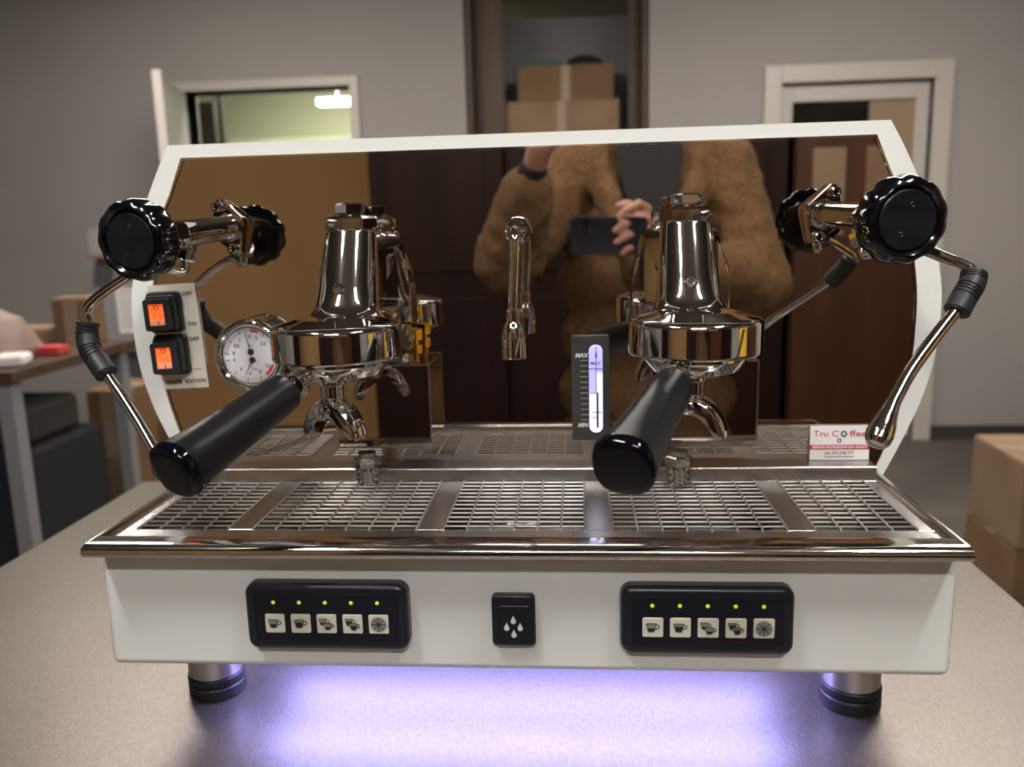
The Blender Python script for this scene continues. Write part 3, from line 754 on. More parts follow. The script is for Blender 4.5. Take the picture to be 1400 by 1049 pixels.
# ---- brew groups
def hexprof(r, h0, h1, ch=.0015): return [(r-ch*1.4, h0), (r, h0+ch), (r, h1-ch), (r-ch*1.6, h1)]
def brew_group(s, side):
    P = sub('brew_group', MC, (s, .0704, 0))
    bm = NB()
    lathe(bm, [(.0, .3345), (.050, .3345), (.0545, .3335), (.0554, .3338), (.0559, .3350), (.0560, .3362), (.0560, .3585), (.0556, .3604), (.0546, .3618), (.0530, .3628), (.0500, .3638), (.040, .3665), (.033, .3685), (.0, .3700)], 72)
    finish('group_bell', bm, chrome, P, 50)
    bm = NB()
    st = []
    for (y, z, r) in ((.0335, .3640, .0365), (.0365, .3668, .0332), (.0392, .3700, .0308), (.0415, .3735, .0293), (.0435, .3780, .0285), (.046, .383, .0279), (.050, .392, .0271), (.0570, .41, .0257), (.0640, .426, .0244), (.0690, .4385, .0235), (.0696, .4398, .0232), (.0700, .4405, .0222)):
        st.append((Vector((0, y, z)), r, r, 2, Vector((0, .12, 1))))
    loft(bm, st, 56, up=(0, 1, 0)); finish('group_column', bm, chrome, P, 50)
    top = Matrix.Translation((0, .0706, .4405)) @ Matrix.Rotation(math.radians(12 if side < 0 else -8), 4, 'Z')
    bm = NB(); lathe(bm, [(.0205, 0), (.0205, .0012)]+hexprof(.0236, .0012, .0142, .0022), 6, top); lathe(bm, [(.0155, .0138), (.0150, .0158), (.0120, .0160)], 32, top); finish('hex_nut', bm, chrome, P, 20)
    bm = NB(); lathe(bm, hexprof(.0142, .0160, .0262, .0016), 6, top @ Matrix.Rotation(.3, 4, 'Z')); finish('cap_nut', bm, chrome, P, 20)
    sd = Vector((0, -1, .28)).normalized()
    bm = NB(); M = axis((-.002*side*0-.0015, .0225, .3905), sd)
    lathe(bm, [(.0052, 0), (.0052, .0035), (.0042, .0045), (.0030, .0045), (.0028, .0025), (0, .0025)], 24, M); finish('socket_screw', bm, chrome, P)
    bm = NB(); lathe(bm, [(0, .0027), (.0027, .0027)], 6, M, caps=False); finish('screw_socket', bm, black_ink, P, smooth=False)
    # neck to the mounting plate
    bm = NB()
    st = [(Vector((0, .056, .395)), .0235, .034, 3, Vector((0, 1, 0))), (Vector((0, .085, .396)), .0275, .040, 3.5, Vector((0, 1, 0))), (Vector((0, .104, .395)), .036, .044, 4, Vector((0, 1, 0))), (Vector((0, .1175, .394)), .040, .045, 5, Vector((0, 1, 0)))]
    loft(bm, st, 48, up=(0, 0, 1)); finish('group_neck', bm, chrome, P, 50)
    bm = NB(); bprism(bm, [(-.024, .440), (.024, .440), (.036, .420), (.0435, .404), (.0460, .385), (.0470, .350), (-.0470, .350), (-.0460, .385), (-.0435, .404), (-.036, .420)], .1015, .1180, .003, 3)
    finish('mounting_plate', bm, chrome, P, 40)
    # brass fittings below
    bm = NB()
    sx = 1 if side < 0 else 1
    lathe(bm, hexprof(.0095, 0, .022, .002), 6, axis((.026*sx, .092, .3420), (1, 0, 0)))
    lathe(bm, [(.0058, 0), (.0058, .022)], 24, axis((.049*sx, .094, .3125), (0, 0, 1)))
    lathe(bm, hexprof(.0080, 0, .010, .0012), 6, axis((.049*sx, .094, .3215), (0, 0, 1)))
    lathe(bm, hexprof(.0085, 0, .012, .0012), 6, axis((.049*sx, .094, .3345), (0, 0, 1)))
    finish('brass_fitting', bm, brass, P, 25)
    bm = NB(); lathe(bm, [(.0110, 0), (.0120, .001), (.0120, .0035), (.011, .0045)], 32, axis((.040*sx, .082, .3400), (1, -.25, 0))); finish('fitting_washer', bm, rubber, P)
    bm = NB(); lathe(bm, [(.0095, 0), (.0095, .010), (.0085, .012), (0, .012)], 32, axis((.030*sx, .082, .3390), (1, -.3, 0))); finish('fitting_cap', bm, chrome, P)
    # box cover on the mirror
    bc = (.0182 if side < 0 else .0233); hwd = .0472
    bm = NB(); box(bm, bc-hwd, bc+hwd, .080, .1178, .2300, .3128, .0006, 1); finish('lower_cover', bm, mirror, P, 20)
    bm = NB(); ringprism(bm, [(bc-hwd-.0004, .2296), (bc+hwd+.0004, .2296), (bc+hwd+.0004, .3132), (bc-hwd-.0004, .3132)], [(bc-hwd+.0013, .2313), (bc+hwd-.0013, .2313), (bc+hwd-.0013, .3115), (bc-hwd+.0013, .3115)], .0788, .0806)
    finish('cover_edge', bm, steel, P, 20)
    # drain outlet below the cover
    bm = NB(); x, y = (-.1500-s if side < 0 else .1492-s), .0935-.0704+.03
    y = .125-.0704
    lathe(bm, [(.0085, .2225), (.0085, .2301)], 24, Matrix.Translation((x, y+.01, 0)))
    lathe(bm, [(.0115, .2155), (.0135, .2167), (.0135, .2243), (.0115, .2255)], 6, Matrix.Translation((x, y+.01, 0)) @ Matrix.Rotation(.2, 4, 'Z'))
    lathe(bm, [(.0106, .1985), (.0117, .1995), (.0117, .2135), (.0108, .2157)], 32, Matrix.Translation((x, y+.01, 0)))
    finish('drain_outlet', bm, chrome_s, P, 25)
brew_group(-.1537, -1); brew_group(.1537, 1)

# ---- hot water tap
T = sub('water_tap', MC, (-.0008, 0, 0))
bm = NB(); M = axis((0, YM, .4378), (0, -1, 0))
lathe(bm, [(.0135, 0), (.0140, .002), (.0135, .006), (.0115, .007)], 36, M); lathe(bm, hexprof(.0125, .006, .014, .0012), 6, M)
lathe(bm, [(.0092, .014), (.0092, .020), (.0070, .022), (.0070, .032), (.0085, .034), (.0085, .045), (.0060, .048), (.0055, .068)], 32, M); finish('tap_mount', bm, chrome, T, 30)
bm = NB(); P_ = smooth_path([(0, .135, .4378), (.0005, .114, .4370), (.0020, .103, .4325), (.0022, .100, .424), (.0015, .0995, .405), (.0, .099, .385), (-.0006, .099, .366)], 8)
tube(bm, P_, lambda t: .0056 if t < .25 else (.0048 if t > .42 else .0052), 20); finish('tap_tube', bm, chrome, T, 60)
bm = NB(); lathe(bm, [(.0095, 0), (.0112, .0004), (.0113, .0012), (.0108, .0018), (.0108, .0188), (.0112, .0192), (.0112, .0200), (.0107, .0206), (.0103, .0245), (.0090, .0290), (.0070, .0325), (.0064, .0340), (.0062, .0440), (.0052, .0452), (.0045, .0452)], 44, Matrix.Translation((-.0008, .099, .3253))); finish('tap_nozzle', bm, chrome, T, 30)

# ---- steam valves and wands
def valve(side):
    K = Vector((-.3180, .045, .4378)) if side < 0 else Vector((.3117, .042, .4385))
    D = Vector((.225, .974, .074)).normalized() if side < 0 else Vector((-.19, .98, .050)).normalized()
    V = sub('steam_valve', MC)
    M = axis(K, D)          # local +Z runs from the knob face to the mirror
    n = 11
    def rf(a, i):
        if i in (4, 5): return 1-.055*(.5-.5*math.cos(n*a))**1.6
        if i == 3: return 1-.030*(.5-.5*math.cos(n*a))**1.6
        if i == 6: return 1-.035*(.5-.5*math.cos(n*a))**1.6
        return 1
    bm = NB(); lathe(bm, [(.0238, .0040), (.0245, .0020), (.0275, -.0010), (.0325, .0008), (.0350, .0065), (.0352, .0180), (.0325, .0240), (.0200, .0265), (.0130, .0275), (.0120, .0330), (0, .0330)], 132, M, rf=rf, caps=False); finish('knob_grip', bm, black_k, V, 60)
    bm = NB(); lathe(bm, [(0, .0008), (.0225, .0008), (.0238, .0016), (.0240, .0045)], 48, M, caps=False)
    for a in (100, -65):
        c = Vector((.0120*math.cos(math.radians(a)), .0120*math.sin(math.radians(a)), .0006)); lathe(bm, [(.0022, 0), (.0016, -.0004), (.0008, .0002), (0, .0003)], 14, M @ Matrix.Translation(c), caps=False)
    finish('knob_disc', bm, knob_disc, V)
    bm = NB(); lathe(bm, [(.0085, .030), (.0085, .042), (.0110, .043), (.0112, .047), (.0090, .048)], 32, M); lathe(bm, hexprof(.0140, .046, .064, .0020), 6, M @ Matrix.Rotation(.25, 4, 'Z')); finish('hex_collar', bm, chrome, V, 25)
    bm = NB(); lathe(bm, [(.0112, .062), (.0122, .064), (.0122, .120), (.0130, .130), (.0145, .1365), (.010, .1365)], 40, M); finish('valve_body', bm, chrome, V, 40)
    FM = M @ Matrix.Translation((0, 0, .1355)) @ Matrix.Rotation(math.radians(18*side)*1, 4, 'Z')
    # diamond flange in local XY
    bm = NB(); pts = []
    for k in range(4):
        cx, cy, r = ((.0215, 0, .008), (0, .0290, .0065), (-.0215, 0, .008), (0, -.0290, .0065))[k]
        cx = math.copysign(.0112, cx) if cx else 0; cy = math.copysign(.0220, cy) if cy else 0
        for j in range(6):
            a = math.radians(k*90-38+76*j/5); pts.append((cx+r*math.cos(a), cy+r*math.sin(a)))
    t_ = bmesh.new(); prism(t_, pts, 0, .0085, plane='xy')
    e = [x for x in t_.edges if abs(x.verts[0].co.z-x.verts[1].co.z) < 1e-7]; bmesh.ops.bevel(t_, geom=e, offset=.0012, segments=2, profile=.5, affect='EDGES'); merge(bm, t_, FM)
    finish('valve_flange', bm, chrome, V, 40)
    for sy in (-1, 1):
        bm = NB(); lathe(bm, [(.0030, .002), (.0046, 0), (.0048, -.001), (.0048, -.0060), (.0040, -.0068), (.0028, -.0068), (.0026, -.0050), (0, -.0050)], 24, FM @ Matrix.Translation((0, sy*.0215, 0))); finish('flange_bolt', bm, chrome, V)
    bm = NB(); base = M @ Vector((0, 0, .078)); dn = Vector((.25*side, -.15, -1)).normalized()
    tube(bm, [base, base+dn*.016], .0085, 24); lathe(bm, hexprof(.0108, .012, .026, .0015), 6, axis(base, dn)); finish('outlet_joint', bm, chrome, V, 30)
    return base+dn*.024, dn
def wand(side, start, dn):
    W = sub('steam_wand', MC)
    if side < 0:
        up = [start, start+dn*.012, (-.330, .095, .414), (-.366, .086, .3945), (-.3835, .081, .379), (-.3825, .079, .366)]
        grip = [(-.3825, .079, .368), (-.3835, .077, .356), (-.3790, .072, .343), (-.3700, .066, .3335), (-.3595, .060, .3225)]
        low = [(-.362, .062, .325), (-.3235, .035, .289), (-.3, .018, .2638)]; tip = (Vector((-.3, .018, .2638)), Vector((-.2875, .009, .246)))
    else:
        up = [start, start+dn*.010, (.322, .080, .4190), (.348, .055, .4075), (.3625, .043, .398), (.3610, .037, .391)]
        grip = [(.3622, .040, .3965), (.3590, .035, .389), (.3520, .030, .380), (.3440, .024, .3685)]
        low = [(.348, .027, .374), (.3021, -.010, .3334), (.2790, -.034, .3090)]; tip = (Vector((.2790, -.034, .3090)), Vector((.2655, -.047, .2865)))
    bm = NB(); tube(bm, smooth_path(up, 8), .0046, 18); finish('upper_tube', bm, chrome, W, 60)
    bm = NB(); gpth = smooth_path(grip, 10); n_ = len(gpth)
    def gr(t):
        r = .0098
        for c in (.10, .17, .24, .48, .55, .62, .69): 
            if abs(t-c) < .014: r = .0088
        return r if .01 < t < .99 else .0085
    # resample finely
    P2 = []
    for i in range(n_-1):
        for k in range(4): P2.append(gpth[i].lerp(gpth[i+1], k/4))
    P2.append(gpth[-1]); tube(bm, P2, gr, 24); finish('rubber_grip', bm, rubber, W, 30)
    bm = NB(); tube(bm, smooth_path(low, 8), .0050 if side > 0 else .0047, 18); finish('lower_tube', bm, chrome, W, 60)
    a, b = tip; d = (b-a); Ln = d.length; 
    bm = NB(); lathe(bm, [(.0052, -.002), (.0055, .0), (.0066, Ln*.25), (.0088, Ln*.58), (.0096, Ln*.82), (.0090, Ln*1.0), (.0066, Ln*1.13), (.0030, Ln*1.17), (0, Ln*1.17)], 36, axis(a, d))
    finish('steam_tip', bm, chrome, W, 60)
for sd_ in (-1, 1):
    p_, d_ = valve(sd_); wand(sd_, p_, d_)

# ================================================================== PORTAFILTERS
def portafilter(s, h, end, label, flat):
    P = thing('portafilter', label, 'portafilter', (s, .0704, .27), 'portafilters locked into the brew groups')
    h = Vector((h[0], h[1], 0)).normalized(); O = Vector((0, 0, -.27))
    bm = NB(); lathe(bm, [(.0435, .3355), (.0435, .3290), (.0418, .3262), (.0400, .3235), (.0365, .3190), (.0290, .3160), (.0150, .3145), (0, .3140)], 64, Matrix.Translation(O))
    finish('filter_bowl', bm, chrome, P, 50)
    c0 = O+Vector((0, 0, .3250)); E_ = Vector(end)-Vector((s, .0704, 0))+O; ax = (E_-c0)
    d = (E_-(c0+h*.036)).normalized(); q0 = c0+h*.034
    bm = NB(); lathe(bm, [(.0075, 0), (.0070, .010), (.0080, .014), (.0098, .016), (.0098, .0205), (.0080, .022)], 32, axis(q0, d)); finish('neck', bm, chrome, P, 40)
    Ln = (E_-q0).length
    bm = NB(); lathe(bm, [(.0078, .0195), (.0085, .0215), (.0085, .0330)], 32, axis(q0, d)); finish('ferrule', bm, black_g, P, 40)
    bm = NB()
    st = []
    for t_, r, n in ((.0295, .0125, 2), (.0300, .0145, 2), (.0320, .0158, 2), (.045, .0168, 2), (.070, .0178, 2), (.100, .0190, 2.1), (.130, .0203, 2.3), (Ln-.012, .0216, 2.5), (Ln-.0095, .0218, 2.6)):
        st.append((q0+d*t_, r, r, n, d))
    loft(bm, st, 56); finish('handle', bm, black_m, P, 50)
    bm = NB(); st = []
    for t_, r in ((Ln-.0100, .0212), (Ln-.0095, .0220), (Ln-.0065, .0222), (Ln-.0035, .0216), (Ln-.0015, .0204), (Ln-.0005, .0188), (Ln, .0160), (Ln+.0002, .006)):
        st.append((q0+d*t_, r, r, 2.6, d))
    loft(bm, st, 64); finish('handle_end_cap', bm, black_g, P, 50)
    # twin spout
    pdir = Vector((-h.y, h.x, 0)); 
    if pdir.x < 0: pdir = -pdir
    C0 = O+h*.010
    bm = NB(); lathe(bm, [(.0118, .3168), (.0122, .3120), (.0105, .3105), (.0100, .3000), (.0085, .2955)], 36, Matrix.Translation(C0)); finish('spout_stem', bm, chrome, P, 40)
    bm = NB(); sp = []
    prf = [(-.0265, .2640, .0040, .0088), (-.0245, .2710, .0052, .0100), (-.0200, .2795, .0062, .0112), (-.0115, .2880, .0070, .0118), (0, .2915, .0076, .0120), (.0115, .2880, .0070, .0118), (.0200, .2795, .0062, .0112), (.0245, .2710, .0052, .0100), (.0265, .2640, .0040, .0088)]
    q4 = [(v.x, v.y) for v in smooth_path([(p[0], p[1], 0) for p in prf], 4)]; r4 = [(v.x, v.y) for v in smooth_path([(p[2], p[3], 0) for p in prf], 4)]
    prf = [(a_[0], a_[1], b_[0], b_[1]) for a_, b_ in zip(q4, r4)]; nl = len(prf)-1
    rings = []
    for i, (u, z, a, b) in enumerate(prf):
        pz = C0+Vector((0, 0, z))+pdir*u
        nx = prf[min(i+1, nl)]; pv = prf[max(i-1, 0)]
        tg = (pdir*(nx[0]-pv[0])+Vector((0, 0, nx[1]-pv[1]))).normalized(); nn = tg.cross(h).normalized()
        if nn.dot(Vector((0, 0, 1))*.02+pdir*u*.8) < 0: nn = -nn
        # U-shaped channel: open towards the inside
        sec = [(-b, -a), (-b, a*.5), (-b*.7, a), (b*.7, a), (b, a*.5), (b, -a), (b-.0018, -a), (b-.0018, a*.1), (-b+.0018, a*.1), (-b+.0018, -a)]
        rings.append([bm.verts.new(pz+h*q[0]+nn*q[1]) for q in sec])
    for A, B in zip(rings, rings[1:]):
        for k in range(10): bm.faces.new((A[k], A[(k+1) % 10], B[(k+1) % 10], B[k]))
    bm.faces.new(rings[0]); bm.faces.new(rings[-1])
    bmesh.ops.recalc_face_normals(bm, faces=bm.faces)
    finish('double_spout', bm, chrome, P, 50)
    bm = NB(); lathe(bm, [(.0056, 0), (.0060, .0008), (.0045, .0018), (.0020, .0024), (0, .0025)], 24, axis(C0+Vector((0, 0, .2895))+h*.0118, h)); finish('spout_screw', bm, chrome, P, 40)
portafilter(-.1537, (-.074, -.155), (-.2352, -.086, .2752), 'left portafilter with matt black handle pointing to lower left', 0)
portafilter(.1537, (-.066, -.16), (.0825, -.100, .2818), 'right portafilter with black handle pointing at viewer', 1)

# ================================================================== BUSINESS CARD
CARD = thing('business_card', 'white shop card with red stripe propped against the mirror at right', 'card', (.3120, .1835, .2062))
CM = Matrix.Rotation(math.radians(-3), 4, 'X')
bm = NB(); box(bm, -.0290, .0282, -.0002, .0002, 0, .0345, M=CM); finish('card_stock', bm, card_w, CARD, smooth=False)
bm = NB(); box(bm, -.0290, .0282, -.0005, -.0002, .0105, .0152, M=CM)
def ct(x, z): return CM @ Matrix.Translation((x, -.0005, z)) @ Matrix.Rotation(PI/2, 4, 'X')
text(bm, 'Tru C', .0088, ct(-.0137, .0262), bold=-.00003, sx=1.12, ext=.0001); text(bm, 'ffee', .0088, ct(.0172, .0262), sx=1.30, ext=.0001)
finish('red_print', bm, mat('card_red', (.50, .05, .08), .5), CARD, smooth=False)
bm = NB(); text(bm, 'SERWIS EKSPRESÓW DO KAWY', .0037, CM @ Matrix.Translation((-.0004, -.0007, .0128)) @ Matrix.Rotation(PI/2, 4, 'X'), bold=.00006, ext=.0001, sx=1.0)
finish('white_print', bm, card_w, CARD, smooth=False)
bm = NB(); text(bm, 'tel. 575-258-777', .0042, ct(-.0004, .0070), ext=.0001)
text(bm, 'www.trucoffee-serwis.eu', .0028, ct(-.0004, .0034), ext=.0001)
def gear(cx, cz, r, n=8):
    o_, i_ = [], []
    for k in range(n*4):
        a = 2*PI*k/(n*4); q = r*(1.25 if k % 4 in (0, 1) else 1.0)
        o_.append((cx+q*math.cos(a), cz+q*math.sin(a))); i_.append((cx+r*.68*math.cos(a), cz+r*.68*math.sin(a)))
    ringprism(bm, o_, i_, -.0006, -.0003, M=CM)
gear(.0034, .0262, .0026, 9); gear(-.0008, .0195, .0019, 8)
finish('black_print', bm, black_ink, CARD, smooth=False)

# ================================================================== THE PHOTOGRAPHER (seen in the mirror)
def ball(bm, c, r, sc=(1, 1, 1), rot=None, seg=20):
    t = bmesh.new(); bmesh.ops.create_uvsphere(t, u_segments=seg, v_segments=seg//2+2, radius=r)
    M = Matrix.Translation(Vector(c)) @ (rot or Matrix.Identity(4)) @ Matrix.Diagonal((*sc, 1)); merge(bm, t, M)
def cap(bm, a, b, r0, r1, seg=18):
    a, b = Vector(a), Vector(b); L_ = (b-a).length; pr = []
    for k in range(6): t = PI/2*(1-k/5); pr.append((r0*math.cos(t), -r0*math.sin(t)))
    for k in range(6): t = PI/2*k/5; pr.append((r1*math.cos(t), L_+r1*math.sin(t)))
    pr[0] = (0, pr[0][1]); pr[-1] = (0, pr[-1][1])
    lathe(bm, pr, seg, axis(a, b-a))
def chain(bm, pts, rs):
    for i in range(len(pts)-1): cap(bm, pts[i], pts[i+1], rs[i], rs[i+1])
def remeshed(name, bm, m, parent, vox, sm=2, disp=0):
    o = finish(name, bm, m, parent, wn=False)
    md = o.modifiers.new('r', 'REMESH'); md.mode = 'VOXEL'; md.voxel_size = vox
    if sm: k = o.modifiers.new('s', 'SMOOTH'); k.iterations = sm; k.factor = .5
    dg = bpy.context.evaluated_depsgraph_get(); me = bpy.data.meshes.new_from_object(o.evaluated_get(dg))
    old = o.data; o.modifiers.clear(); o.data = me; bpy.data.meshes.remove(old); me.shade_smooth()
    if disp:
        for v in me.vertices:
            n_ = noise.noise(v.co*28)+.6*noise.noise(v.co*70); v.co += v.normal*disp*n_
    return o
PX, PY = .225, -1.10
PE = thing('person', 'person in tan teddy coat holding up a phone, seen only in mirror', 'person', (PX, PY, FZ))
W = lambda x, y, z: Vector((x-PX, y-PY, z-FZ))      # world -> person space
shR, shL = W(.405, -1.10, .565), W(.045, -1.10, .565)
elR, wrR = W(.475, -1.00, .285), W(.225, -.775, .375)
elL, wrL = W(-.105, -.98, .36), W(-.035, -.86, .560)
bm = NB()
# torso, pelvis, legs
for (z, rx, ry) in ((.50, .150, .095), (.40, .155, .105), (.28, .145, .10), (.15, .135, .095), (.04, .155, .105), (-.03, .160, .11)): ball(bm, W(PX, PY, z), 1, (rx, ry, .11))
chain(bm, [shL, W(PX, PY+.0, .575), shR], [.058, .07, .058])
chain(bm, [W(PX, PY, .58), W(PX, PY+.02, .68)], [.058, .052])
for s_ in (-1, 1):
    chain(bm, [W(PX+s_*.085, PY, .0), W(PX+s_*.10, PY+.01, -.38), W(PX+s_*.105, PY-.01, -.60), W(PX+s_*.105, PY-.02, -.765)], [.085, .056, .050, .036])
    chain(bm, [W(PX+s_*.105, PY-.03, -.785), W(PX+s_*.115, PY+.12, -.80)], [.034, .026])
chain(bm, [shR, elR, wrR], [.048, .038, .025]); chain(bm, [shL, elL, wrL], [.048, .038, .025])
# head
ball(bm, W(PX, PY+.015, .785), 1, (.075, .092, .105)); ball(bm, W(PX, PY+.035, .735), 1, (.055, .065, .062))
cap(bm, W(PX, PY+.105, .795), W(PX, PY+.118, .765), .010, .015); ball(bm, W(PX, PY+.098, .733), 1, (.024, .010, .008))
for s_ in (-1, 1): ball(bm, W(PX+s_*.076, PY+.01, .780), 1, (.010, .018, .030)); ball(bm, W(PX+s_*.032, PY+.088, .803), 1, (.020, .012, .007))
# right hand gripping the phone (palm at its right end, fingers round the back, thumb below)
pc = W(.196, -.722, .425)
cap(bm, wrR, W(.205, -.735, .405), .026, .030); ball(bm, pc, 1, (.022, .034, .040))
FR = [((.196, -.690, .468), (.176, -.655, .478), (.150, -.6415, .466), (.136, -.6415, .452)),
      ((.198, -.690, .446), (.180, -.652, .452), (.148, -.6405, .440), (.130, -.6405, .428)),
      ((.198, -.692, .424), (.180, -.654, .428), (.150, -.6405, .416), (.132, -.6405, .405)),
      ((.196, -.698, .402), (.180, -.662, .402), (.156, -.645, .393), (.142, -.6425, .384))]
for q, r_ in zip(FR, (.0088, .0092, .0088, .0078)): chain(bm, [W(*p) for p in q], [r_*1.08, r_, r_*.95, r_*.82])
chain(bm, [W(.200, -.745, .440), W(.178, -.722, .468), W(.155, -.700, .478), W(.140, -.690, .474)], [.014, .012, .0105, .009])
# left hand raised, half open
lp_ = W(-.020, -.825, .605); cap(bm, wrL, lp_, .026, .028); ball(bm, W(-.012, -.815, .622), 1, (.034, .018, .036))
for k in range(4):
    x = -.038+k*.019; chain(bm, [W(x, -.812, .648), W(x+.002, -.795, .676), W(x+.006, -.772, .688), W(x+.008, -.756, .680)], [.0092, .0088, .0084, .0072])
chain(bm, [W(.012, -.815, .612), W(.036, -.800, .632), W(.046, -.785, .652)], [.0125, .0105, .009])
remeshed('body', bm, skin_m, PE, .0052, 1)
for s_ in (-1, 1):
    bm = NB(); ball(bm, W(PX+s_*.032, PY+.089, .793), .0125); finish('eye', bm, mat('eye_white', (.8, .78, .75), .2), PE)
    bm = NB(); ball(bm, W(PX+s_*.032, PY+.099, .792), .0052); finish('iris', bm, icon_k, PE)
bm = NB(); ball(bm, W(PX, PY-.022, .805), 1, (.087, .092, .107))
for s_ in (-1, 1): chain(bm, [W(PX+s_*.074, PY-.015, .80), W(PX+s_*.084, PY-.04, .70), W(PX+s_*.080, PY-.08, .62)], [.022, .026, .022])
chain(bm, [W(PX, PY-.055, .80), W(PX, PY-.090, .70), W(PX, PY-.120, .60)], [.07, .06, .05])
remeshed('hair', bm, hair_m, PE, .008, 3, .002)
# trousers and shoes
bm = NB()
ball(bm, W(PX, PY, -.02), 1, (.172, .12, .12))
for s_ in (-1, 1): chain(bm, [W(PX+s_*.085, PY, -.02), W(PX+s_*.10, PY+.01, -.38), W(PX+s_*.105, PY-.01, -.60), W(PX+s_*.105, PY-.02, -.735)], [.098, .070, .062, .056])
remeshed('trousers', bm, cloth_b, PE, .012, 3)
for s_ in (-1, 1):
    bm = NB(); chain(bm, [W(PX+s_*.105, PY-.045, -.776), W(PX+s_*.112, PY+.06, -.782), W(PX+s_*.118, PY+.145, -.788)], [.042, .036, .030])
    for v in bm.verts: v.co.z = max(v.co.z, .001)
    finish('shoe', bm, cloth_b, PE)
# dark top
bm = NB()
for (z, rx, ry) in ((.50, .160, .108), (.40, .165, .118), (.28, .155, .112), (.15, .148, .110), (.04, .168, .120)): ball(bm, W(PX, PY, z), 1, (rx, ry, .115))
chain(bm, [W(PX, PY, .56), W(PX, PY+.015, .625)], [.072, .062])
remeshed('dark_sweater', bm, cloth_b, PE, .010, 3)
# teddy coat, open down the front
bm = NB()
for (z, rx, ry) in ((.52, .185, .125), (.42, .215, .150), (.30, .220, .160), (.16, .215, .160), (.02, .220, .165), (-.12, .230, .170), (-.24, .235, .170)):
    ball(bm, W(PX, PY-.02, z), 1, (rx, ry, .12))
chain(bm, [shL, W(PX, PY-.02, .575), shR], [.085, .085, .085])
chain(bm, [shR+Vector((.0, 0, -.01)), elR, W(.30, -.850, .345)], [.088, .082, .062])
chain(bm, [shL+Vector((.0, 0, -.01)), elL, W(-.052, -.885, .515)], [.088, .084, .062])
for s_ in (-1, 1):   # lapels and collar
    chain(bm, [W(PX+s_*.080, PY-.05, .665), W(PX+s_*.105, PY+.04, .60), W(PX+s_*.095, PY+.115, .50), W(PX+s_*.060, PY+.150, .40), W(PX+s_*.035, PY+.155, .30)], [.034, .038, .036, .030, .018])
chain(bm, [W(PX-.08, PY-.05, .665), W(PX, PY-.09, .68), W(PX+.08, PY-.05, .665)], [.034, .036, .034])
co = remeshed('teddy_coat', bm, coat_m, PE, .011, 4, .006)
# the opening: carve the V and the front slit by pushing nothing in - a dark insert of the sweater shows between the lapels
bm = NB()
pts = [(-.062, .665), (.062, .665), (.075, .60), (.062, .52), (.038, .44), (.018, .36), (.016, .30), (-.016, .30), (-.018, .36), (-.038, .44), (-.062, .52), (-.075, .60)]
a_ = [bm.verts.new(W(PX+x, PY+.105+(.66-z)*.26, z)) for x, z in pts]; b_ = [bm.verts.new(W(PX+x, PY+.02, z)) for x, z in pts]
for i in range(len(pts)): bm.faces.new((a_[i], a_[(i+1) % len(pts)], b_[(i+1) % len(pts)], b_[i]))
bm.faces.new(a_); bm.faces.new(b_); finish('sweater_front', bm, cloth_b, PE)
bm = NB(); cap(bm, W(-.048, -.874, .532), W(-.038, -.862, .556), .036, .034); finish('dark_cuff', bm, cloth_b, PE)
bm = NB(); cap(bm, W(.272, -.820, .357), W(.250, -.797, .366), .034, .031); finish('dark_cuff', bm, cloth_b, PE)

# phone: just behind the lens of the camera, tilted like it
PH = thing('phone', 'dark phone held sideways by the person, seen in the mirror', 'phone')
PM = cam.matrix_world @ Matrix.Translation((.062, -.024, .0045))
PH.matrix_world = PM
bm = NB(); t_ = bmesh.new(); prism(t_, rrect(-.074, .074, -.036, .036, .010, 6), 0, .008, plane='xy')
e = [x for x in t_.edges if abs(x.verts[0].co.z-x.verts[1].co.z) < 1e-7]; bmesh.ops.bevel(t_, geom=e, offset=.0018, segments=2, profile=.5, affect='EDGES'); merge(bm, t_)
finish('phone_body', bm, phone_m, PH, 40)
bm = NB(); prism(bm, rrect(-.072, -.036, -.002, .034, .008, 5), -.0012, 0, plane='xy'); finish('camera_bump', bm, phone_m, PH)
for (x, y) in ((-.046, .008), (-.046, .024)):
    bm = NB(); lathe(bm, [(.0075, -.0030), (.0078, -.0012)], 24, Matrix.Translation((x, y, 0))); finish('phone_lens', bm, glass_dark, PH)
bm = NB(); prism(bm, rrect(-.071, .071, -.033, .033, .008, 5), .0081, .0084, plane='xy'); finish('phone_screen', bm, glass_dark, PH)
# ================================================================== CLUTTER IN THE BACKGROUND
# right: cartons on the floor
bw = .30
for (x, y, z, lb, rd, mm) in ((1.515, 2.0, FZ, 'cardboard box at the foot of the left stack right of the table', True, card_m), (1.52, 2.0, FZ+.271, 'taped cardboard box topmost of the left stack right of the table', False, card_l),
                          (1.87, 2.06, FZ, 'cardboard box at the foot of the stack at right picture edge', False, card_m), (1.88, 2.06, FZ+.271, 'cardboard box topmost of the stack at right picture edge', False, card_m)):
    c = carton('cardboard_box', x, y, z, bw+.02, .34, .266, lb, mm, rot=random.uniform(-.04, .04), red=rd)
    c['group'] = 'cartons stacked on the floor at right'
t = thing('toolbox', 'black toolbox with yellow lid on the floor beyond the cartons', 'toolbox', (2.45, 3.3, FZ))
bm = NB(); box(bm, -.25, .25, -.14, .14, 0, .30, .015); finish('toolbox_body', bm, cloth_b, t)
bm = NB(); box(bm, -.25, .25, -.14, .14, .301, .36, .015); finish('toolbox_lid', bm, yellow, t)
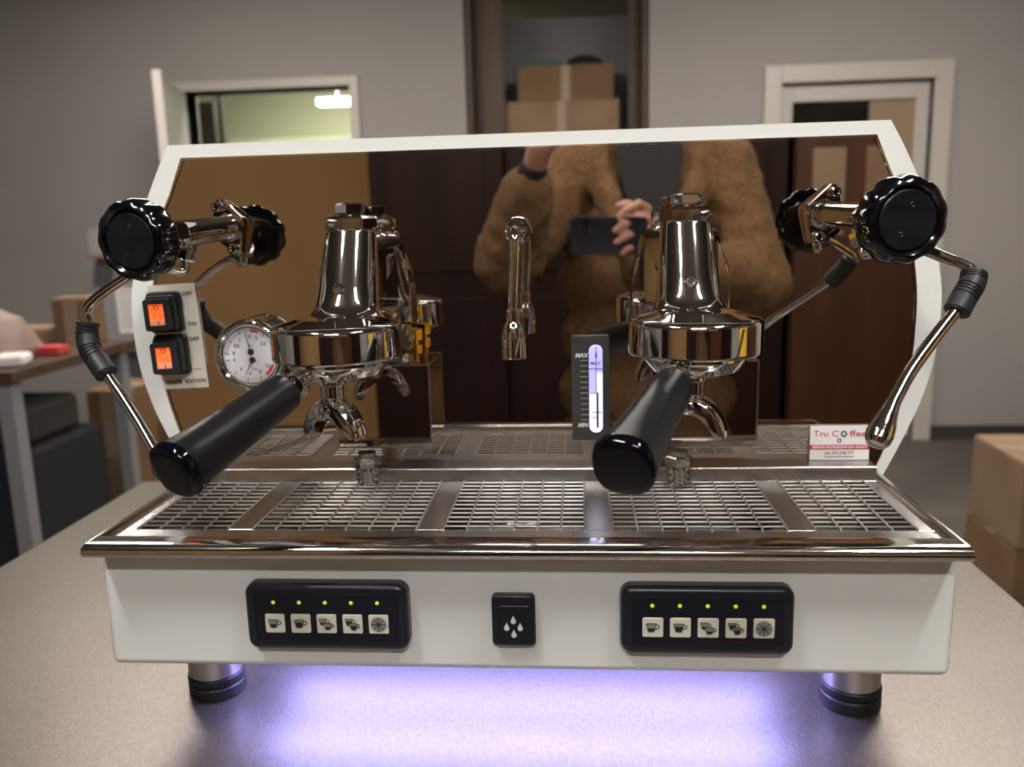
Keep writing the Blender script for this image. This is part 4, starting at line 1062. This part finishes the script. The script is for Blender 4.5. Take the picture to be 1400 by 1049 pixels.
# left: packing bench with boxes, a bag and a spare machine under it
bx, by = -2.12, 2.05
t = thing('packing_bench', 'dark packing bench at the left edge carrying cardboard and bags', 'bench', (bx, by, FZ))
bm = NB(); box(bm, -.62, .50, -.36, .36, .84, .875, .004); finish('bench_top', bm, brownwood, t)
for sx in (-.57, .45):
    for sy in (-.31, .31):
        bm = NB(); box(bm, sx-.025, sx+.025, sy-.025, sy+.025, 0, .839, .003); finish('leg', bm, grey_bag, t)
bm = NB(); box(bm, -.58, .46, -.30, .30, .16, .18, .003); finish('lower_shelf', bm, base_m, t)
zb = FZ+.876
c = carton('cardboard_box', -1.765, 2.30, zb, .13, .13, .17, 'upright cardboard box standing on the packing bench', card_m, rot=.1)
c = carton('cardboard_box', -1.98, 2.32, zb, .20, .16, .06, 'flat pale cardboard box lying on the packing bench', card_l, rot=-.1, tape=False)
bm = NB(); lathe(bm, [(0, 0), (.10, 0), (.125, .03), (.115, .08), (.08, .13), (.03, .16), (0, .165)], 28)
for v in bm.verts: v.co += Vector((noise.noise(v.co*9), noise.noise(v.co*9+Vector((5, 0, 0))), 0))*.03
o = finish('paper_bag', bm, pinkish); o.location = (-1.83, 1.93, zb+.002); tag(o, 'crumpled pale pink paper bag on the packing bench', 'bag')
bm = NB(); box(bm, -.045, .045, -.05, .05, 0, .035, .01, 3); o = finish('wrapped_parcel', bm, card_w); o.location = (-1.69, 1.80, zb+.002); o.rotation_euler = (0, 0, .3); tag(o, 'white wrapped parcel lying at the bench corner', 'parcel')
bm = NB(); box(bm, -.04, .04, -.035, .035, 0, .03, .006, 2); o = finish('red_packet', bm, redtape); o.location = (-1.70, 2.02, zb+.002); tag(o, 'small red packet on the front of packing bench', 'packet')
# dismantled machine on the shelf
t = thing('dismantled_machine', 'black dismantled machine with round gauges on shelf under the bench', 'machine', (-1.96, 1.98, FZ+.182))
bm = NB(); box(bm, -.34, .30, -.20, .22, 0, .42, .02, 3); finish('housing', bm, cloth_b, t)
for k, (x, z, r_) in enumerate(((-.22, .30, .055), (-.05, .27, .06), (.14, .31, .05), (.05, .12, .055), (-.2, .12, .05))):
    bm = NB(); lathe(bm, [(r_, 0), (r_, .03), (r_*.7, .05), (0, .052)], 24, axis((x, -.201, z), (0, -1, 0))); finish('round_cap', bm, (grey_bag, chrome_s, base_m)[k % 3], t)
bm = NB(); box(bm, -.30, .26, -.14, .16, .421, .55, .03, 3); finish('top_cover', bm, base_m, t)
bm = NB(); lathe(bm, [(.06, 0), (.07, .01), (.07, .27), (.05, .29)], 24); o = finish('red_canister', bm, red_p); o.location = (-1.52, 1.62, FZ); tag(o, 'red canister on the floor at left picture edge', 'canister')
# cartons on the floor beside the bench
for (x, y, sx, sz, lb, mm) in ((-1.80, 2.62, .17, .66, 'tall narrow cardboard box standing right of packing bench', card_m), (-1.57, 2.80, .18, .52, 'shorter cardboard box with red label right of packing bench', card_l)):
    c = carton('cardboard_box', x, y, FZ, sx, .28, sz, lb, mm, rot=random.uniform(-.08, .08), red=mm is card_l)
# picture of papers and small shelves fixed to a wall panel
t = thing('notice_board', 'free standing grey board with price lists and two small wooden shelves', 'board', (-2.10, 3.25, FZ))
bm = NB(); box(bm, -.16, .16, -.012, .012, .02, 1.30, .003); finish('board_panel', bm, grey_bag, t)
for sx in (-.15, .15):
    bm = NB(); box(bm, sx-.012, sx+.012, -.18, .18, 0, .02, .003); finish('board_foot', bm, base_m, t)
bm = NB(); box(bm, -.05, .12, -.016, -.0125, .80, 1.14); finish('price_list', bm, card_w, t)
bm = NB()
for k in range(16): box(bm, -.035, .105, -.0175, -.0165, .83+k*.018, .834+k*.018)
o = finish('print_lines', bm, grey_bag, t); o['kind'] = 'stuff'
for z in (.72, 1.16):
    bm = NB(); box(bm, -.12, .16, -.10, -.0125, z, z+.018, .003); finish('small_shelf', bm, card_m, t)
